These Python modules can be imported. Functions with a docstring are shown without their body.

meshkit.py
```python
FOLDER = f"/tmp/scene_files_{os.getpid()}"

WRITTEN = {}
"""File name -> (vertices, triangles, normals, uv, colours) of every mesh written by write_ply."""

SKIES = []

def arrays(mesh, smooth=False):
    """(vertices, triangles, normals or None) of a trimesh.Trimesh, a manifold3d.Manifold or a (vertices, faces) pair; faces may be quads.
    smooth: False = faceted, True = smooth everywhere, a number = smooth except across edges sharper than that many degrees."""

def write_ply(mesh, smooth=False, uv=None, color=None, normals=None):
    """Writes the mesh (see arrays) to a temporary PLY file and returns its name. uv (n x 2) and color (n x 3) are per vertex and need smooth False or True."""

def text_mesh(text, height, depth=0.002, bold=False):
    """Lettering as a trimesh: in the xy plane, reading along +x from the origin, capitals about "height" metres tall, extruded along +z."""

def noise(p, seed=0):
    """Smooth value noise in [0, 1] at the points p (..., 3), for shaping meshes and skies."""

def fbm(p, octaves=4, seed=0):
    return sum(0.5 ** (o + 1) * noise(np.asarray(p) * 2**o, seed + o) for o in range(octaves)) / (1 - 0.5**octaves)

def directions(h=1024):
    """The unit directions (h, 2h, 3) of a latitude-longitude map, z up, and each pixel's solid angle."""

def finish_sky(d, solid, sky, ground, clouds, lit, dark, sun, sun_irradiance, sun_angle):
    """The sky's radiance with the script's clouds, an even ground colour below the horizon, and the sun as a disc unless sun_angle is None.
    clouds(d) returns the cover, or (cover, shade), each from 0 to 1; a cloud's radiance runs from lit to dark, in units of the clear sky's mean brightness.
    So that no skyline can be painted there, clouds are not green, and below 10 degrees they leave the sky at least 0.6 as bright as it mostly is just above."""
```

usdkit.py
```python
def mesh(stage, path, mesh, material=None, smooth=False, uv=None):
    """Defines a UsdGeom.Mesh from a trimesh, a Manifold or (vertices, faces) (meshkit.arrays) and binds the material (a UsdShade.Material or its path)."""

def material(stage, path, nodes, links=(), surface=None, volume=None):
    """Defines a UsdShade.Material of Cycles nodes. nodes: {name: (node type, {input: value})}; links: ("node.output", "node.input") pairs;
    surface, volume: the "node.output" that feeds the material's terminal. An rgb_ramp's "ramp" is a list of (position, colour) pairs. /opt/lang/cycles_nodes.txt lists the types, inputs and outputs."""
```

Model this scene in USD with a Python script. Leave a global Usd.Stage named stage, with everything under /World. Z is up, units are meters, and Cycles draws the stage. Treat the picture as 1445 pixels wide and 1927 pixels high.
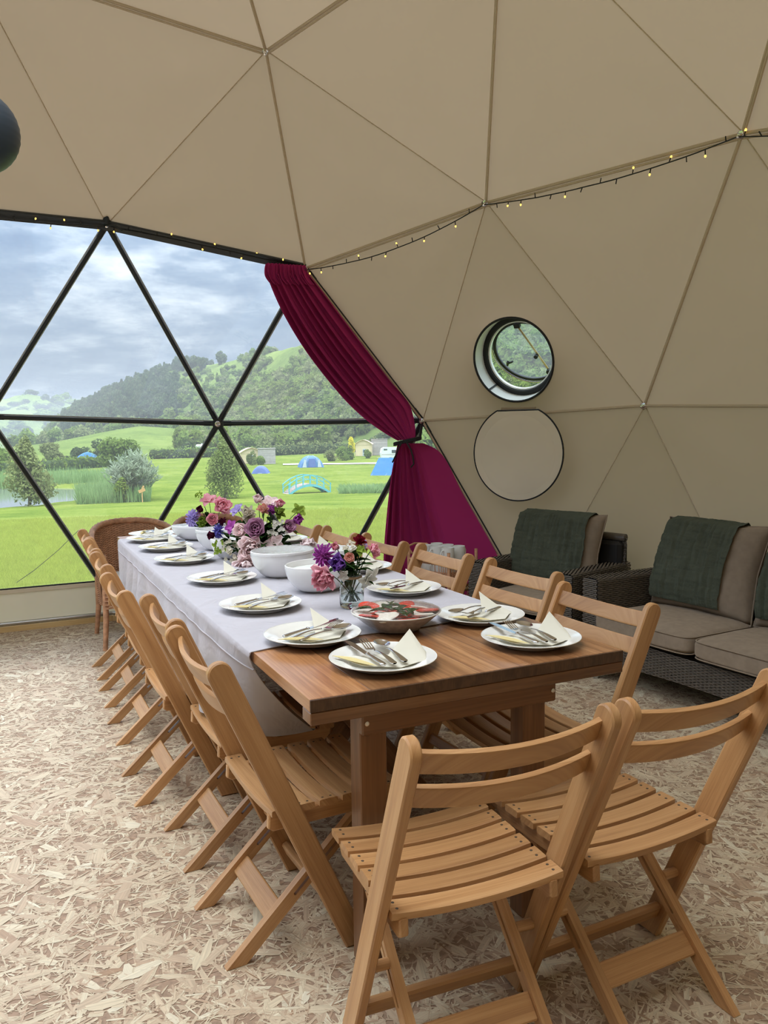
import math, random
import numpy as np
import trimesh, shapely
from shapely.geometry import Polygon, LineString, Point, box as sbox
from pxr import Usd, UsdGeom, UsdLux, UsdShade, Gf, Sdf, Vt
import usdkit, meshkit
from meshkit import noise, fbm

stage = Usd.Stage.CreateInMemory()
UsdGeom.SetStageUpAxis(stage, UsdGeom.Tokens.z)
UsdGeom.SetStageMetersPerUnit(stage, 1.0)
UsdGeom.Xform.Define(stage, '/World')
UsdGeom.Scope.Define(stage, '/World/Looks')
rng = np.random.default_rng(7)
pi = math.pi

# ------------------------------------------------------------------ camera
EYE = np.array([1.418, -2.061, 1.324])
YAW, PITCH, ROLL, FPX = -0.163697, -0.095908, -0.0123438, 1511.48
fw = np.array([math.sin(YAW) * math.cos(PITCH), math.cos(YAW) * math.cos(PITCH), math.sin(PITCH)])
r0 = np.array([math.cos(YAW), -math.sin(YAW), 0.0])
u0 = np.cross(r0, fw)
rt = r0 * math.cos(ROLL) + u0 * math.sin(ROLL)
upv = -r0 * math.sin(ROLL) + u0 * math.cos(ROLL)
cam = UsdGeom.Camera.Define(stage, '/World/camera')
cam.CreateHorizontalApertureAttr(36.0)
cam.CreateFocalLengthAttr(36.0 * FPX / 1445.0)
cam.CreateClippingRangeAttr(Gf.Vec2f(0.05, 20000.0))
cam.CreateExposureAttr(1.0)
cam.AddTransformOp().Set(Gf.Matrix4d(*rt, 0, *upv, 0, *(-fw), 0, *EYE, 1))

# ------------------------------------------------------------------ sky (overcast, broken cloud)
sky = usdkit.material(stage, '/World/Looks/overcast_sky', {
    'tc': ('texture_coordinate', {}),
    'sep': ('separate_xyz', {}),
    'zc': ('math', {'math_type': 'maximum', 'value2': 0.0}),
    'zd': ('math', {'math_type': 'add', 'value2': 0.16}),
    'px': ('math', {'math_type': 'divide'}), 'py': ('math', {'math_type': 'divide'}),
    'pv': ('combine_xyz', {'z': 0.0}),
    'n1': ('noise_texture', {'scale': 1.25, 'detail': 7.0, 'roughness': 0.5, 'distortion': 0.2}),
    'n2': ('noise_texture', {'scale': 3.4, 'detail': 7.0, 'roughness': 0.58}),
    'm1': ('mix_float', {'fac': 0.42}),
    'cr': ('rgb_ramp', {'ramp': [(0.0, (0.27, 0.42, 0.66)), (0.43, (0.31, 0.46, 0.70)), (0.50, (0.43, 0.59, 0.82)), (0.56, (0.82, 0.97, 1.16)), (0.63, (1.35, 1.46, 1.56)), (1.0, (1.5, 1.58, 1.65))]}),
    'hz': ('map_range', {'from_min': 0.0, 'from_max': 0.22, 'to_min': 0.45, 'to_max': 0.0, 'clamp': True}),
    'mh': ('mix', {'mix_type': 'mix', 'color2': (1.15, 1.30, 1.44)}),
    'zp': ('math', {'math_type': 'power', 'value2': 1.4}),
    'zw': ('map_range', {'from_min': 0.3, 'from_max': 0.7, 'to_min': 0.0, 'to_max': 0.85, 'clamp': True}),
    'mz': ('mix', {'mix_type': 'mix', 'color2': (0.70, 0.72, 0.755)}),
    'cie': ('map_range', {'from_min': 0.0, 'from_max': 1.0, 'to_min': 0.185, 'to_max': 2.3, 'clamp': True}),      # overcast: the zenith is several times the horizon
    'bg': ('background_shader', {'strength': 1.0}),
}, [('tc.generated', 'sep.vector'), ('sep.z', 'zc.value1'), ('zc.value', 'zd.value1'),
    ('sep.x', 'px.value1'), ('zd.value', 'px.value2'), ('sep.y', 'py.value1'), ('zd.value', 'py.value2'),
    ('px.value', 'pv.x'), ('py.value', 'pv.y'), ('pv.vector', 'n1.vector'), ('pv.vector', 'n2.vector'),
    ('n1.fac', 'm1.a'), ('n2.fac', 'm1.b'), ('m1.result', 'cr.fac'),
    ('sep.z', 'hz.value'), ('hz.result', 'mh.fac'), ('cr.color', 'mh.color1'),
    ('zc.value', 'zp.value1'), ('zp.value', 'cie.value'), ('cie.result', 'bg.strength'),
    ('sep.z', 'zw.value'), ('zw.result', 'mz.fac'), ('mh.color', 'mz.color1'), ('mz.color', 'bg.color')], surface='bg.background')
dome_light = UsdLux.DomeLight.Define(stage, '/World/sky_light')
dome_light.CreateIntensityAttr(1.0)
UsdShade.MaterialBindingAPI.Apply(dome_light.GetPrim()).Bind(sky)

# ------------------------------------------------------------------ materials
def mat(name, nodes, links, surface):
    return usdkit.material(stage, '/World/Looks/' + name, nodes, links, surface=surface)

def plain(name, col, rough=0.5, metal=0.0, var=0.0, scale=20.0, bump=0.0, bscale=200.0, spec=0.5, rnd=0.0, **kw):
    nodes = {'p': ('principled_bsdf', dict(base_color=col, roughness=rough, metallic=metal, specular_ior_level=spec, **kw))}
    links = []
    if var or rnd:
        nodes['tc'] = ('texture_coordinate', {})
        nodes['n'] = ('noise_texture', {'scale': scale, 'detail': 4.0})
        nodes['h'] = ('hsv', {'color': col})
        nodes['mr'] = ('map_range', {'from_min': 0.25, 'from_max': 0.75, 'to_min': 1 - var, 'to_max': 1 + var})
        links += [('tc.object', 'n.vector'), ('n.fac', 'mr.value')]
        if rnd:
            nodes['oi'] = ('object_info', {})
            nodes['mr2'] = ('map_range', {'to_min': 1 - rnd, 'to_max': 1 + rnd})
            nodes['mm'] = ('math', {'math_type': 'multiply'})
            links += [('oi.random', 'mr2.value'), ('mr.result', 'mm.value1'), ('mr2.result', 'mm.value2'), ('mm.value', 'h.value')]
        else:
            links += [('mr.result', 'h.value')]
        links += [('h.color', 'p.base_color')]
    if bump:
        nodes.setdefault('tc', ('texture_coordinate', {}))
        nodes['bn'] = ('noise_texture', {'scale': bscale, 'detail': 3.0})
        nodes['b'] = ('bump', {'strength': bump, 'distance': 0.002})
        links += [('tc.object', 'bn.vector'), ('bn.fac', 'b.height'), ('b.normal', 'p.normal')]
    return mat(name, nodes, links, 'p.BSDF')

def wood(name, c_dark, c_mid, c_light, rough=0.38, rnd=0.10, su=2.2, sv=55.0, coat=0.15):
    nodes = {
        'tc': ('texture_coordinate', {}), 'oi': ('object_info', {}),
        'off': ('math', {'math_type': 'multiply', 'value2': 37.0}),
        'cv': ('combine_xyz', {'x': 0.0, 'y': 0.0}),
        'add': ('vector_math', {'math_type': 'add'}),
        'mp': ('mapping', {'scale': (su, sv, 1.0)}),
        'n': ('noise_texture', {'scale': 1.0, 'detail': 5.0, 'roughness': 0.6, 'distortion': 0.6}),
        'mp2': ('mapping', {'scale': (su * 3, sv * 7, 1.0)}),
        'n2': ('noise_texture', {'scale': 1.0, 'detail': 3.0}),
        'mf': ('mix_float', {'fac': 0.3}),
        'cr': ('rgb_ramp', {'ramp': [(0.28, c_dark), (0.48, c_mid), (0.70, c_light)]}),
        'mr': ('map_range', {'to_min': 1 - rnd, 'to_max': 1 + rnd}),
        'h': ('hsv', {}),
        'b': ('bump', {'strength': 0.12, 'distance': 0.001}),
        'p': ('principled_bsdf', {'roughness': rough, 'coat_weight': coat, 'coat_roughness': 0.25}),
    }
    links = [('oi.random', 'off.value1'), ('off.value', 'cv.z'), ('tc.UV', 'add.vector1'), ('cv.vector', 'add.vector2'), ('add.vector', 'mp.vector'),
             ('add.vector', 'mp2.vector'), ('mp.vector', 'n.vector'), ('mp2.vector', 'n2.vector'), ('n.fac', 'mf.a'), ('n2.fac', 'mf.b'), ('mf.result', 'cr.fac'),
             ('oi.random', 'mr.value'), ('cr.color', 'h.color'), ('mr.result', 'h.value'), ('h.color', 'p.base_color'), ('n2.fac', 'b.height'), ('b.normal', 'p.normal')]
    return mat(name, nodes, links, 'p.BSDF')

def leafy(name, c1, c2, trans=0.35, scale=0.6, rnd=0.25, obj=True):
    nodes = {
        'tc': ('texture_coordinate', {}), 'oi': ('object_info', {}), 'ge': ('attribute', {'attribute': 'tone'}),
        'n': ('noise_texture', {'scale': scale, 'detail': 3.0}),
        'cr': ('rgb_ramp', {'ramp': [(0.3, c1), (0.7, c2)]}),
        'a': ('math', {'math_type': 'add'}),
        'mr': ('map_range', {'from_min': 0.0, 'from_max': 2.0, 'to_min': 1 - rnd, 'to_max': 1 + rnd}),
        'h': ('hsv', {}), 'd': ('diffuse_bsdf', {}), 't': ('translucent_bsdf', {}), 'm': ('mix_closure', {'fac': trans})}
    links = [('tc.object', 'n.vector'), ('n.fac', 'cr.fac'), ('oi.random', 'a.value1'), ('ge.fac', 'a.value2'), ('a.value', 'mr.value'),
             ('cr.color', 'h.color'), ('mr.result', 'h.value'), ('h.color', 'd.color'), ('h.color', 't.color'), ('d.BSDF', 'm.closure1'), ('t.BSDF', 'm.closure2')]
    return mat(name, nodes, links, 'm.closure')

def cloth(name, col, trans=0.25, weave=900.0, bump=0.25, var=0.06, vscale=1.5, rnd=0.0, fold=0.0, foldscale=6.0, tcol=None):
    nodes = {
        'tc': ('texture_coordinate', {}),
        'n': ('noise_texture', {'scale': vscale, 'detail': 4.0}),
        'mr': ('map_range', {'from_min': 0.25, 'from_max': 0.75, 'to_min': 1 - var, 'to_max': 1 + var}),
        'h': ('hsv', {'color': col}), 'd': ('diffuse_bsdf', {'roughness': 0.4}), 't': ('translucent_bsdf', {}), 'm': ('mix_closure', {'fac': trans}),
        'bn': ('noise_texture', {'scale': weave, 'detail': 2.0}),
        'fn': ('noise_texture', {'scale': foldscale, 'detail': 3.0, 'distortion': 0.8}),
        'b2': ('bump', {'strength': fold, 'distance': 0.02}),
        'b': ('bump', {'strength': bump, 'distance': 0.001})}
    links = [('tc.object', 'n.vector'), ('n.fac', 'mr.value'), ('mr.result', 'h.value'), ('h.color', 'd.color'),
             ('d.BSDF', 'm.closure1'), ('t.BSDF', 'm.closure2'), ('tc.object', 'bn.vector'), ('bn.fac', 'b.height'), ('tc.object', 'fn.vector'), ('fn.fac', 'b2.height'),
             ('b2.normal', 'b.normal'), ('b.normal', 'd.normal')]
    if tcol is None:
        links.append(('h.color', 't.color'))
    else:
        nodes['t'] = ('translucent_bsdf', {'color': tcol})
    return mat(name, nodes, links, 'm.closure')

def film(name, tint=(1, 1, 1), gloss=0.06, milk=0.03, rough=0.02, bump=0.0, bscale=20.0, milkcol=(0.9, 0.93, 0.95)):
    nodes = {'fr': ('fresnel', {'IOR': 1.45}), 'mr': ('map_range', {'from_min': 0.0, 'from_max': 1.0, 'to_min': gloss * 0.5, 'to_max': 1.0, 'clamp': True}),
             'tr': ('transparent_bsdf', {'color': tint}), 'g': ('glossy_bsdf', {'color': (1, 1, 1), 'roughness': rough}),
             'm': ('mix_closure', {}), 'tl': ('translucent_bsdf', {'color': milkcol}), 'm2': ('mix_closure', {'fac': milk})}
    links = [('fr.fac', 'mr.value'), ('mr.result', 'm.fac'), ('tr.BSDF', 'm.closure1'), ('g.BSDF', 'm.closure2'), ('m.closure', 'm2.closure1'), ('tl.BSDF', 'm2.closure2')]
    if bump:
        nodes['tc'] = ('texture_coordinate', {}); nodes['n'] = ('noise_texture', {'scale': bscale, 'detail': 3.0, 'distortion': 1.5}); nodes['b'] = ('bump', {'strength': bump, 'distance': 0.01})
        links += [('tc.object', 'n.vector'), ('n.fac', 'b.height'), ('b.normal', 'g.normal')]
    return mat(name, nodes, links, 'm2.closure')

M = {}
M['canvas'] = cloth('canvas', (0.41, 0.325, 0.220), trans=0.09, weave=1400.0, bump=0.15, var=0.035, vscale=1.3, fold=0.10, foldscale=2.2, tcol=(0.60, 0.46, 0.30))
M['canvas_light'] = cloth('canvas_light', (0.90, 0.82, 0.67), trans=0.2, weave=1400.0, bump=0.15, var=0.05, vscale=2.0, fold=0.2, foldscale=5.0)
M['piping'] = cloth('piping', (0.62, 0.52, 0.38), trans=0.0, var=0.02)
M['plum'] = cloth('plum_curtain', (0.54, 0.050, 0.215), trans=0.20, weave=1200.0, bump=0.1, var=0.08, tcol=(0.42, 0.03, 0.12))
M['white_cloth'] = cloth('white_cloth', (0.62, 0.61, 0.65), trans=0.30, weave=1500.0, bump=0.12, var=0.02, fold=0.6, foldscale=9.0, tcol=(0.82, 0.68, 0.60))
M['napkin'] = cloth('napkin_paper', (0.84, 0.81, 0.70), trans=0.25, weave=600.0, bump=0.1, var=0.03)
M['napkin_yellow'] = cloth('napkin_yellow', (0.86, 0.76, 0.42), trans=0.25, weave=600.0, bump=0.1, var=0.03)
M['muslin'] = cloth('green_muslin', (0.098, 0.110, 0.080), trans=0.05, weave=700.0, bump=0.6, var=0.15, vscale=12.0, fold=0.5, foldscale=30.0)
M['taupe'] = cloth('taupe_fabric', (0.31, 0.245, 0.18), trans=0.0, weave=1100.0, bump=0.35, var=0.10, vscale=30.0, fold=0.15, foldscale=10.0)
M['white_cushion'] = cloth('white_cushion_fabric', (0.75, 0.74, 0.70), trans=0.0, var=0.03)
M['black'] = plain('black_steel', (0.012, 0.018, 0.020), 0.35)
M['rubber'] = plain('black_edging', (0.01, 0.01, 0.011), 0.6)
M['cord'] = plain('dark_cable', (0.02, 0.022, 0.02), 0.5)
M['chrome'] = plain('bright_steel', (0.72, 0.71, 0.69), 0.16, 1.0)
M['cutlery'] = plain('cutlery_steel', (0.70, 0.69, 0.68), 0.13, 1.0)
M['galv'] = plain('galvanised_steel', (0.55, 0.55, 0.53), 0.35, 1.0)
M['brass'] = plain('brass_strap', (0.62, 0.50, 0.25), 0.35, 0.8)
M['white_plastic'] = plain('white_plastic', (0.80, 0.80, 0.78), 0.35)
M['weld'] = plain('pale_weld_tape', (0.62, 0.66, 0.66), 0.4)
M['navy'] = plain('navy_lantern', (0.020, 0.032, 0.045), 0.42, var=0.15, scale=8.0)
M['china'] = plain('white_china', (0.76, 0.74, 0.68), 0.12, coat_weight=0.4, coat_roughness=0.05)
M['bowl_white'] = plain('white_melamine', (0.80, 0.79, 0.79), 0.16, coat_weight=0.3)
M['dish_grey'] = plain('patterned_dish', (0.42, 0.39, 0.37), 0.2, var=0.25, scale=60.0, coat_weight=0.3)
M['mug'] = plain('mug_china', (0.78, 0.78, 0.74), 0.18)
M['cream_food'] = plain('creamy_salad', (0.78, 0.80, 0.74), 0.5, bump=0.5, bscale=60.0)
M['tomato'] = plain('tomato_flesh', (0.62, 0.055, 0.03), 0.25, var=0.3, scale=60.0)
M['cheese'] = plain('mozzarella', (0.80, 0.76, 0.66), 0.45, var=0.06, scale=80.0, bump=0.3, bscale=150.0)
M['cling'] = film('cling_film', gloss=0.08, milk=0.015, rough=0.08, bump=0.9, bscale=45.0)
M['pvc'] = film('clear_pvc', tint=(0.97, 0.985, 0.98), gloss=0.03, milk=0.03, rough=0.03)
M['round_glass'] = film('tinted_glass', tint=(0.72, 0.86, 0.84), gloss=0.05, milk=0.03, rough=0.02)
M['jar_glass'] = mat('jar_glass', {'p': ('principled_bsdf', {'base_color': (0.92, 0.97, 0.96), 'roughness': 0.03, 'transmission_weight': 1.0, 'ior': 1.45})}, [], 'p.BSDF')
M['water'] = mat('water', {'p': ('principled_bsdf', {'base_color': (0.90, 0.95, 0.94), 'roughness': 0.0, 'transmission_weight': 1.0, 'ior': 1.33})}, [], 'p.BSDF')
M['bulb'] = mat('warm_bulb', {'p': ('principled_bsdf', {'base_color': (0.9, 0.6, 0.2), 'emission_color': (1.0, 0.56, 0.11), 'emission_strength': 1.1, 'roughness': 0.3})}, [], 'p.BSDF')
M['beech'] = wood('beech', (0.31, 0.145, 0.056), (0.44, 0.225, 0.088), (0.55, 0.315, 0.140), rnd=0.13)
M['beech_screw'] = plain('screw_plug', (0.06, 0.04, 0.025), 0.5)
M['table_wood'] = wood('table_wood', (0.075, 0.028, 0.011), (0.20, 0.086, 0.032), (0.37, 0.19, 0.082), rough=0.25, rnd=0.42, su=1.2, sv=22.0, coat=0.35)
M['table_leg'] = wood('table_leg_wood', (0.10, 0.042, 0.016), (0.19, 0.085, 0.034), (0.27, 0.13, 0.055), rough=0.4, rnd=0.15, su=1.5, sv=30.0)
M['end_grain'] = wood('end_grain', (0.030, 0.013, 0.006), (0.060, 0.027, 0.012), (0.10, 0.048, 0.021), rough=0.35, rnd=0.2, su=20.0, sv=60.0)
M['pine'] = wood('pine_batten', (0.50, 0.33, 0.13), (0.62, 0.43, 0.19), (0.70, 0.52, 0.26), rnd=0.1)
M['rattan_dark'] = plain('dark_resin_rattan', (0.105, 0.085, 0.064), 0.42, var=0.25, scale=40.0)
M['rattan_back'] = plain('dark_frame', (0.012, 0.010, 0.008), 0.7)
M['wicker'] = plain('natural_wicker', (0.56, 0.30, 0.17), 0.5, var=0.35, scale=30.0)
M['wicker_pale'] = plain('pale_wicker', (0.50, 0.33, 0.14), 0.5, var=0.3, scale=30.0)
M['wicker_back'] = plain('wicker_inner', (0.36, 0.19, 0.10), 0.7)
# OSB: strands as geometry, coloured by strand, grained along the strand
M['strand'] = mat('osb_strand', {
    'ge': ('attribute', {'attribute': 'tone'}), 'tc': ('texture_coordinate', {}), 'mp': ('mapping', {'scale': (6.0, 170.0, 1.0)}),
    'cr': ('rgb_ramp', {'ramp': [(0.0, (0.32, 0.19, 0.105)), (0.12, (0.44, 0.30, 0.195)), (0.32, (0.54, 0.405, 0.275)), (0.6, (0.61, 0.485, 0.33)), (0.85, (0.67, 0.56, 0.385)), (1.0, (0.74, 0.66, 0.49))]}),
    'n': ('noise_texture', {'scale': 1.0, 'detail': 4.0}), 'mr': ('map_range', {'from_min': 0.2, 'from_max': 0.8, 'to_min': 0.74, 'to_max': 1.18}), 'h': ('hsv', {}),
    'b': ('bump', {'strength': 0.2, 'distance': 0.001}),
    'p': ('principled_bsdf', {'roughness': 0.42, 'specular_ior_level': 0.5})},
    [('ge.fac', 'cr.fac'), ('tc.UV', 'mp.vector'), ('mp.vector', 'n.vector'), ('n.fac', 'mr.value'), ('cr.color', 'h.color'), ('mr.result', 'h.value'), ('h.color', 'p.base_color'),
     ('n.fac', 'b.height'), ('b.normal', 'p.normal')], 'p.BSDF')
M['osb_base'] = plain('osb_base', (0.34, 0.225, 0.145), 0.6, var=0.3, scale=60.0)
M['grass'] = mat('meadow', {
    'ge': ('geometry', {}), 'n': ('noise_texture', {'scale': 0.16, 'detail': 9.0, 'roughness': 0.7}), 'n2': ('noise_texture', {'scale': 5.0, 'detail': 6.0, 'roughness': 0.7}),
    'mf': ('mix_float', {'fac': 0.45}),
    'cr': ('rgb_ramp', {'ramp': [(0.30, (0.060, 0.105, 0.018)), (0.44, (0.125, 0.185, 0.030)), (0.54, (0.19, 0.245, 0.044)), (0.70, (0.30, 0.31, 0.11))]}),
    'b': ('bump', {'strength': 0.5, 'distance': 0.1}),
    'd': ('diffuse_bsdf', {})},
    [('ge.position', 'n.vector'), ('ge.position', 'n2.vector'), ('n.fac', 'mf.a'), ('n2.fac', 'mf.b'), ('mf.result', 'cr.fac'), ('cr.color', 'd.color'), ('n2.fac', 'b.height'), ('b.normal', 'd.normal')], 'd.BSDF')
M['hill'] = mat('hill_pasture', {
    'ge': ('geometry', {}), 'n': ('noise_texture', {'scale': 0.012, 'detail': 9.0, 'roughness': 0.62}), 'n2': ('noise_texture', {'scale': 0.12, 'detail': 6.0, 'roughness': 0.7}),
    'mf': ('mix_float', {'fac': 0.45}),
    'cr': ('rgb_ramp', {'ramp': [(0.30, (0.075, 0.115, 0.032)), (0.46, (0.125, 0.18, 0.045)), (0.58, (0.18, 0.24, 0.058)), (0.75, (0.23, 0.27, 0.095))]}),
    'd': ('diffuse_bsdf', {})},
    [('ge.position', 'n.vector'), ('ge.position', 'n2.vector'), ('n.fac', 'mf.a'), ('n2.fac', 'mf.b'), ('mf.result', 'cr.fac'), ('cr.color', 'd.color')], 'd.BSDF')
M['pond'] = plain('pond_water', (0.10, 0.11, 0.10), 0.06, bump=0.15, bscale=1.2)
M['track'] = plain('gravel_track', (0.45, 0.42, 0.38), 0.9, var=0.1, scale=0.4)
M['leaf_mid'] = leafy('leaf_mid', (0.1, 0.165, 0.036), (0.21, 0.285, 0.068))
M['leaf_dark'] = leafy('leaf_dark', (0.055, 0.088, 0.042), (0.105, 0.145, 0.062))
M['leaf_light'] = leafy('leaf_light', (0.13, 0.19, 0.034), (0.21, 0.27, 0.06))
M['leaf_silver'] = leafy('leaf_silver', (0.2, 0.265, 0.165), (0.37, 0.42, 0.32))
M['leaf_birch'] = leafy('leaf_birch', (0.19, 0.26, 0.075), (0.31, 0.37, 0.135))
M['leaf_olive'] = leafy('leaf_olive', (0.15, 0.185, 0.07), (0.25, 0.285, 0.115))
M['reed'] = leafy('reed_blades', (0.13, 0.22, 0.075), (0.24, 0.35, 0.15))
M['blade'] = leafy('grass_blade', (0.22, 0.28, 0.035), (0.40, 0.44, 0.095), scale=0.5)
M['bark'] = plain('bark', (0.12, 0.095, 0.07), 0.9, var=0.2, scale=6.0)
M['yellow_flower'] = leafy('yellow_blossom', (0.60, 0.52, 0.03), (0.75, 0.70, 0.08))
M['tent_blue'] = plain('tent_blue', (0.075, 0.20, 0.42), 0.6, var=0.1, scale=1.0)
M['tent_navy'] = plain('tent_navy', (0.10, 0.16, 0.42), 0.6, var=0.1, scale=1.0)
M['tarp_blue'] = plain('tarp_blue', (0.035, 0.20, 0.66), 0.5, var=0.1, scale=1.0)
M['tent_pale'] = plain('tent_pale', (0.45, 0.52, 0.60), 0.6)
M['bridge_blue'] = plain('turquoise_paint', (0.13, 0.47, 0.55), 0.5, var=0.08, scale=3.0)
M['bridge_deck'] = plain('weathered_deck', (0.36, 0.30, 0.27), 0.8, var=0.15, scale=4.0)
M['shed'] = plain('grey_boards', (0.40, 0.37, 0.36), 0.8, var=0.12, scale=2.0, rnd=0.12)
M['cabin'] = plain('cream_boards', (0.70, 0.58, 0.38), 0.7, var=0.05, scale=2.0, rnd=0.06)
M['cabin_roof'] = plain('pale_canvas_roof', (0.78, 0.60, 0.38), 0.7, var=0.06, scale=2.0)
M['van'] = plain('caravan_white', (0.74, 0.80, 0.82), 0.3)
M['van_glass'] = plain('dark_glass', (0.04, 0.06, 0.07), 0.1)
M['sign_wood'] = plain('orange_wood', (0.62, 0.36, 0.16), 0.6)
M['green_leaf'] = leafy('bouquet_leaf', (0.018, 0.050, 0.014), (0.055, 0.115, 0.03), trans=0.15, scale=30.0)
M['lime'] = leafy('lime_bloom', (0.20, 0.30, 0.04), (0.36, 0.46, 0.09), trans=0.25, scale=40.0)
M['stem'] = plain('stem_green', (0.06, 0.11, 0.035), 0.5)

def petal(name, c1, c2, trans=0.25):
    return leafy('petal_' + name, c1, c2, trans=trans, scale=45.0, rnd=0.14)
M['pt_pink'] = petal('pink', (0.8, 0.3, 0.38), (0.9, 0.56, 0.6))
M['pt_blush'] = petal('blush', (0.90, 0.68, 0.68), (0.96, 0.86, 0.84))
M['pt_magenta'] = petal('magenta', (0.36, 0.06, 0.34), (0.58, 0.16, 0.52))
M['pt_violet'] = petal('violet', (0.13, 0.05, 0.25), (0.27, 0.13, 0.45))
M['pt_lilac'] = petal('lilac', (0.36, 0.28, 0.58), (0.54, 0.44, 0.72))
M['pt_mauve'] = petal('mauve', (0.44, 0.19, 0.34), (0.68, 0.42, 0.55))
M['pt_red'] = petal('red', (0.16, 0.006, 0.018), (0.28, 0.02, 0.04))
M['pt_wine'] = petal('wine', (0.05, 0.008, 0.02), (0.10, 0.015, 0.04))
M['pt_white'] = petal('white', (0.70, 0.68, 0.58), (0.84, 0.83, 0.76))
M['pt_cream'] = petal('cream', (0.55, 0.50, 0.38), (0.75, 0.70, 0.58))
M['pt_peach'] = petal('peach', (0.72, 0.34, 0.26), (0.84, 0.54, 0.46))
M['pt_blue'] = petal('blue', (0.10, 0.09, 0.38), (0.22, 0.20, 0.58))

# ------------------------------------------------------------------ helpers
used = {}
def numbered(parent, name):
    k = used.get((parent, name), 0)
    used[(parent, name)] = k + 1
    return f'{parent}/{name}' if k == 0 else f'{parent}/{name}_{k:03d}'

def tag(prim, label=None, cat=None, group=None, kind=None):
    for k, v in (('label', label), ('category', cat), ('group', group), ('kind', kind)):
        if v:
            prim.SetCustomDataByKey(k, v)
    return prim

def thing(name, label, cat, loc=(0, 0, 0), rz=0.0, group=None, kind=None, tilt=None):
    x = UsdGeom.Xform.Define(stage, numbered('/World', name))
    x.AddTranslateOp().Set(Gf.Vec3d(*map(float, loc)))
    x.AddRotateZOp().Set(float(rz))
    if tilt:
        x.AddRotateXYZOp(UsdGeom.XformOp.PrecisionFloat, 'tilt').Set(Gf.Vec3f(*tilt))
    return tag(x.GetPrim(), label, cat, group, kind)

def dup(src, label, loc, rz=0.0, group=None, tilt=None):
    d = src.GetCustomData()
    base = src.GetName().rstrip('0123456789').rstrip('_')
    x = UsdGeom.Xform.Define(stage, numbered('/World', base))
    x.GetPrim().GetReferences().AddInternalReference(src.GetPath())
    x.GetPrim().SetInstanceable(True)
    place(x.GetPrim(), loc, rz, tilt)
    tag(x.GetPrim(), label, d['category'], group or d.get('group'))
    return x.GetPrim()

def place(prim, loc, rz=0.0, tilt=None):
    x = UsdGeom.Xform(prim)
    x.ClearXformOpOrder()
    m = Gf.Matrix4d(1.0)
    def rot(ax, a): return Gf.Matrix4d().SetRotate(Gf.Rotation(Gf.Vec3d(*ax), float(a)))
    if tilt:
        m = m * rot((1, 0, 0), tilt[0]) * rot((0, 1, 0), tilt[1]) * rot((0, 0, 1), tilt[2])
    m = m * rot((0, 0, 1), rz) * Gf.Matrix4d().SetTranslate(Gf.Vec3d(*map(float, loc)))
    x.AddTransformOp(UsdGeom.XformOp.PrecisionDouble, 'place').Set(m)

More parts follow.
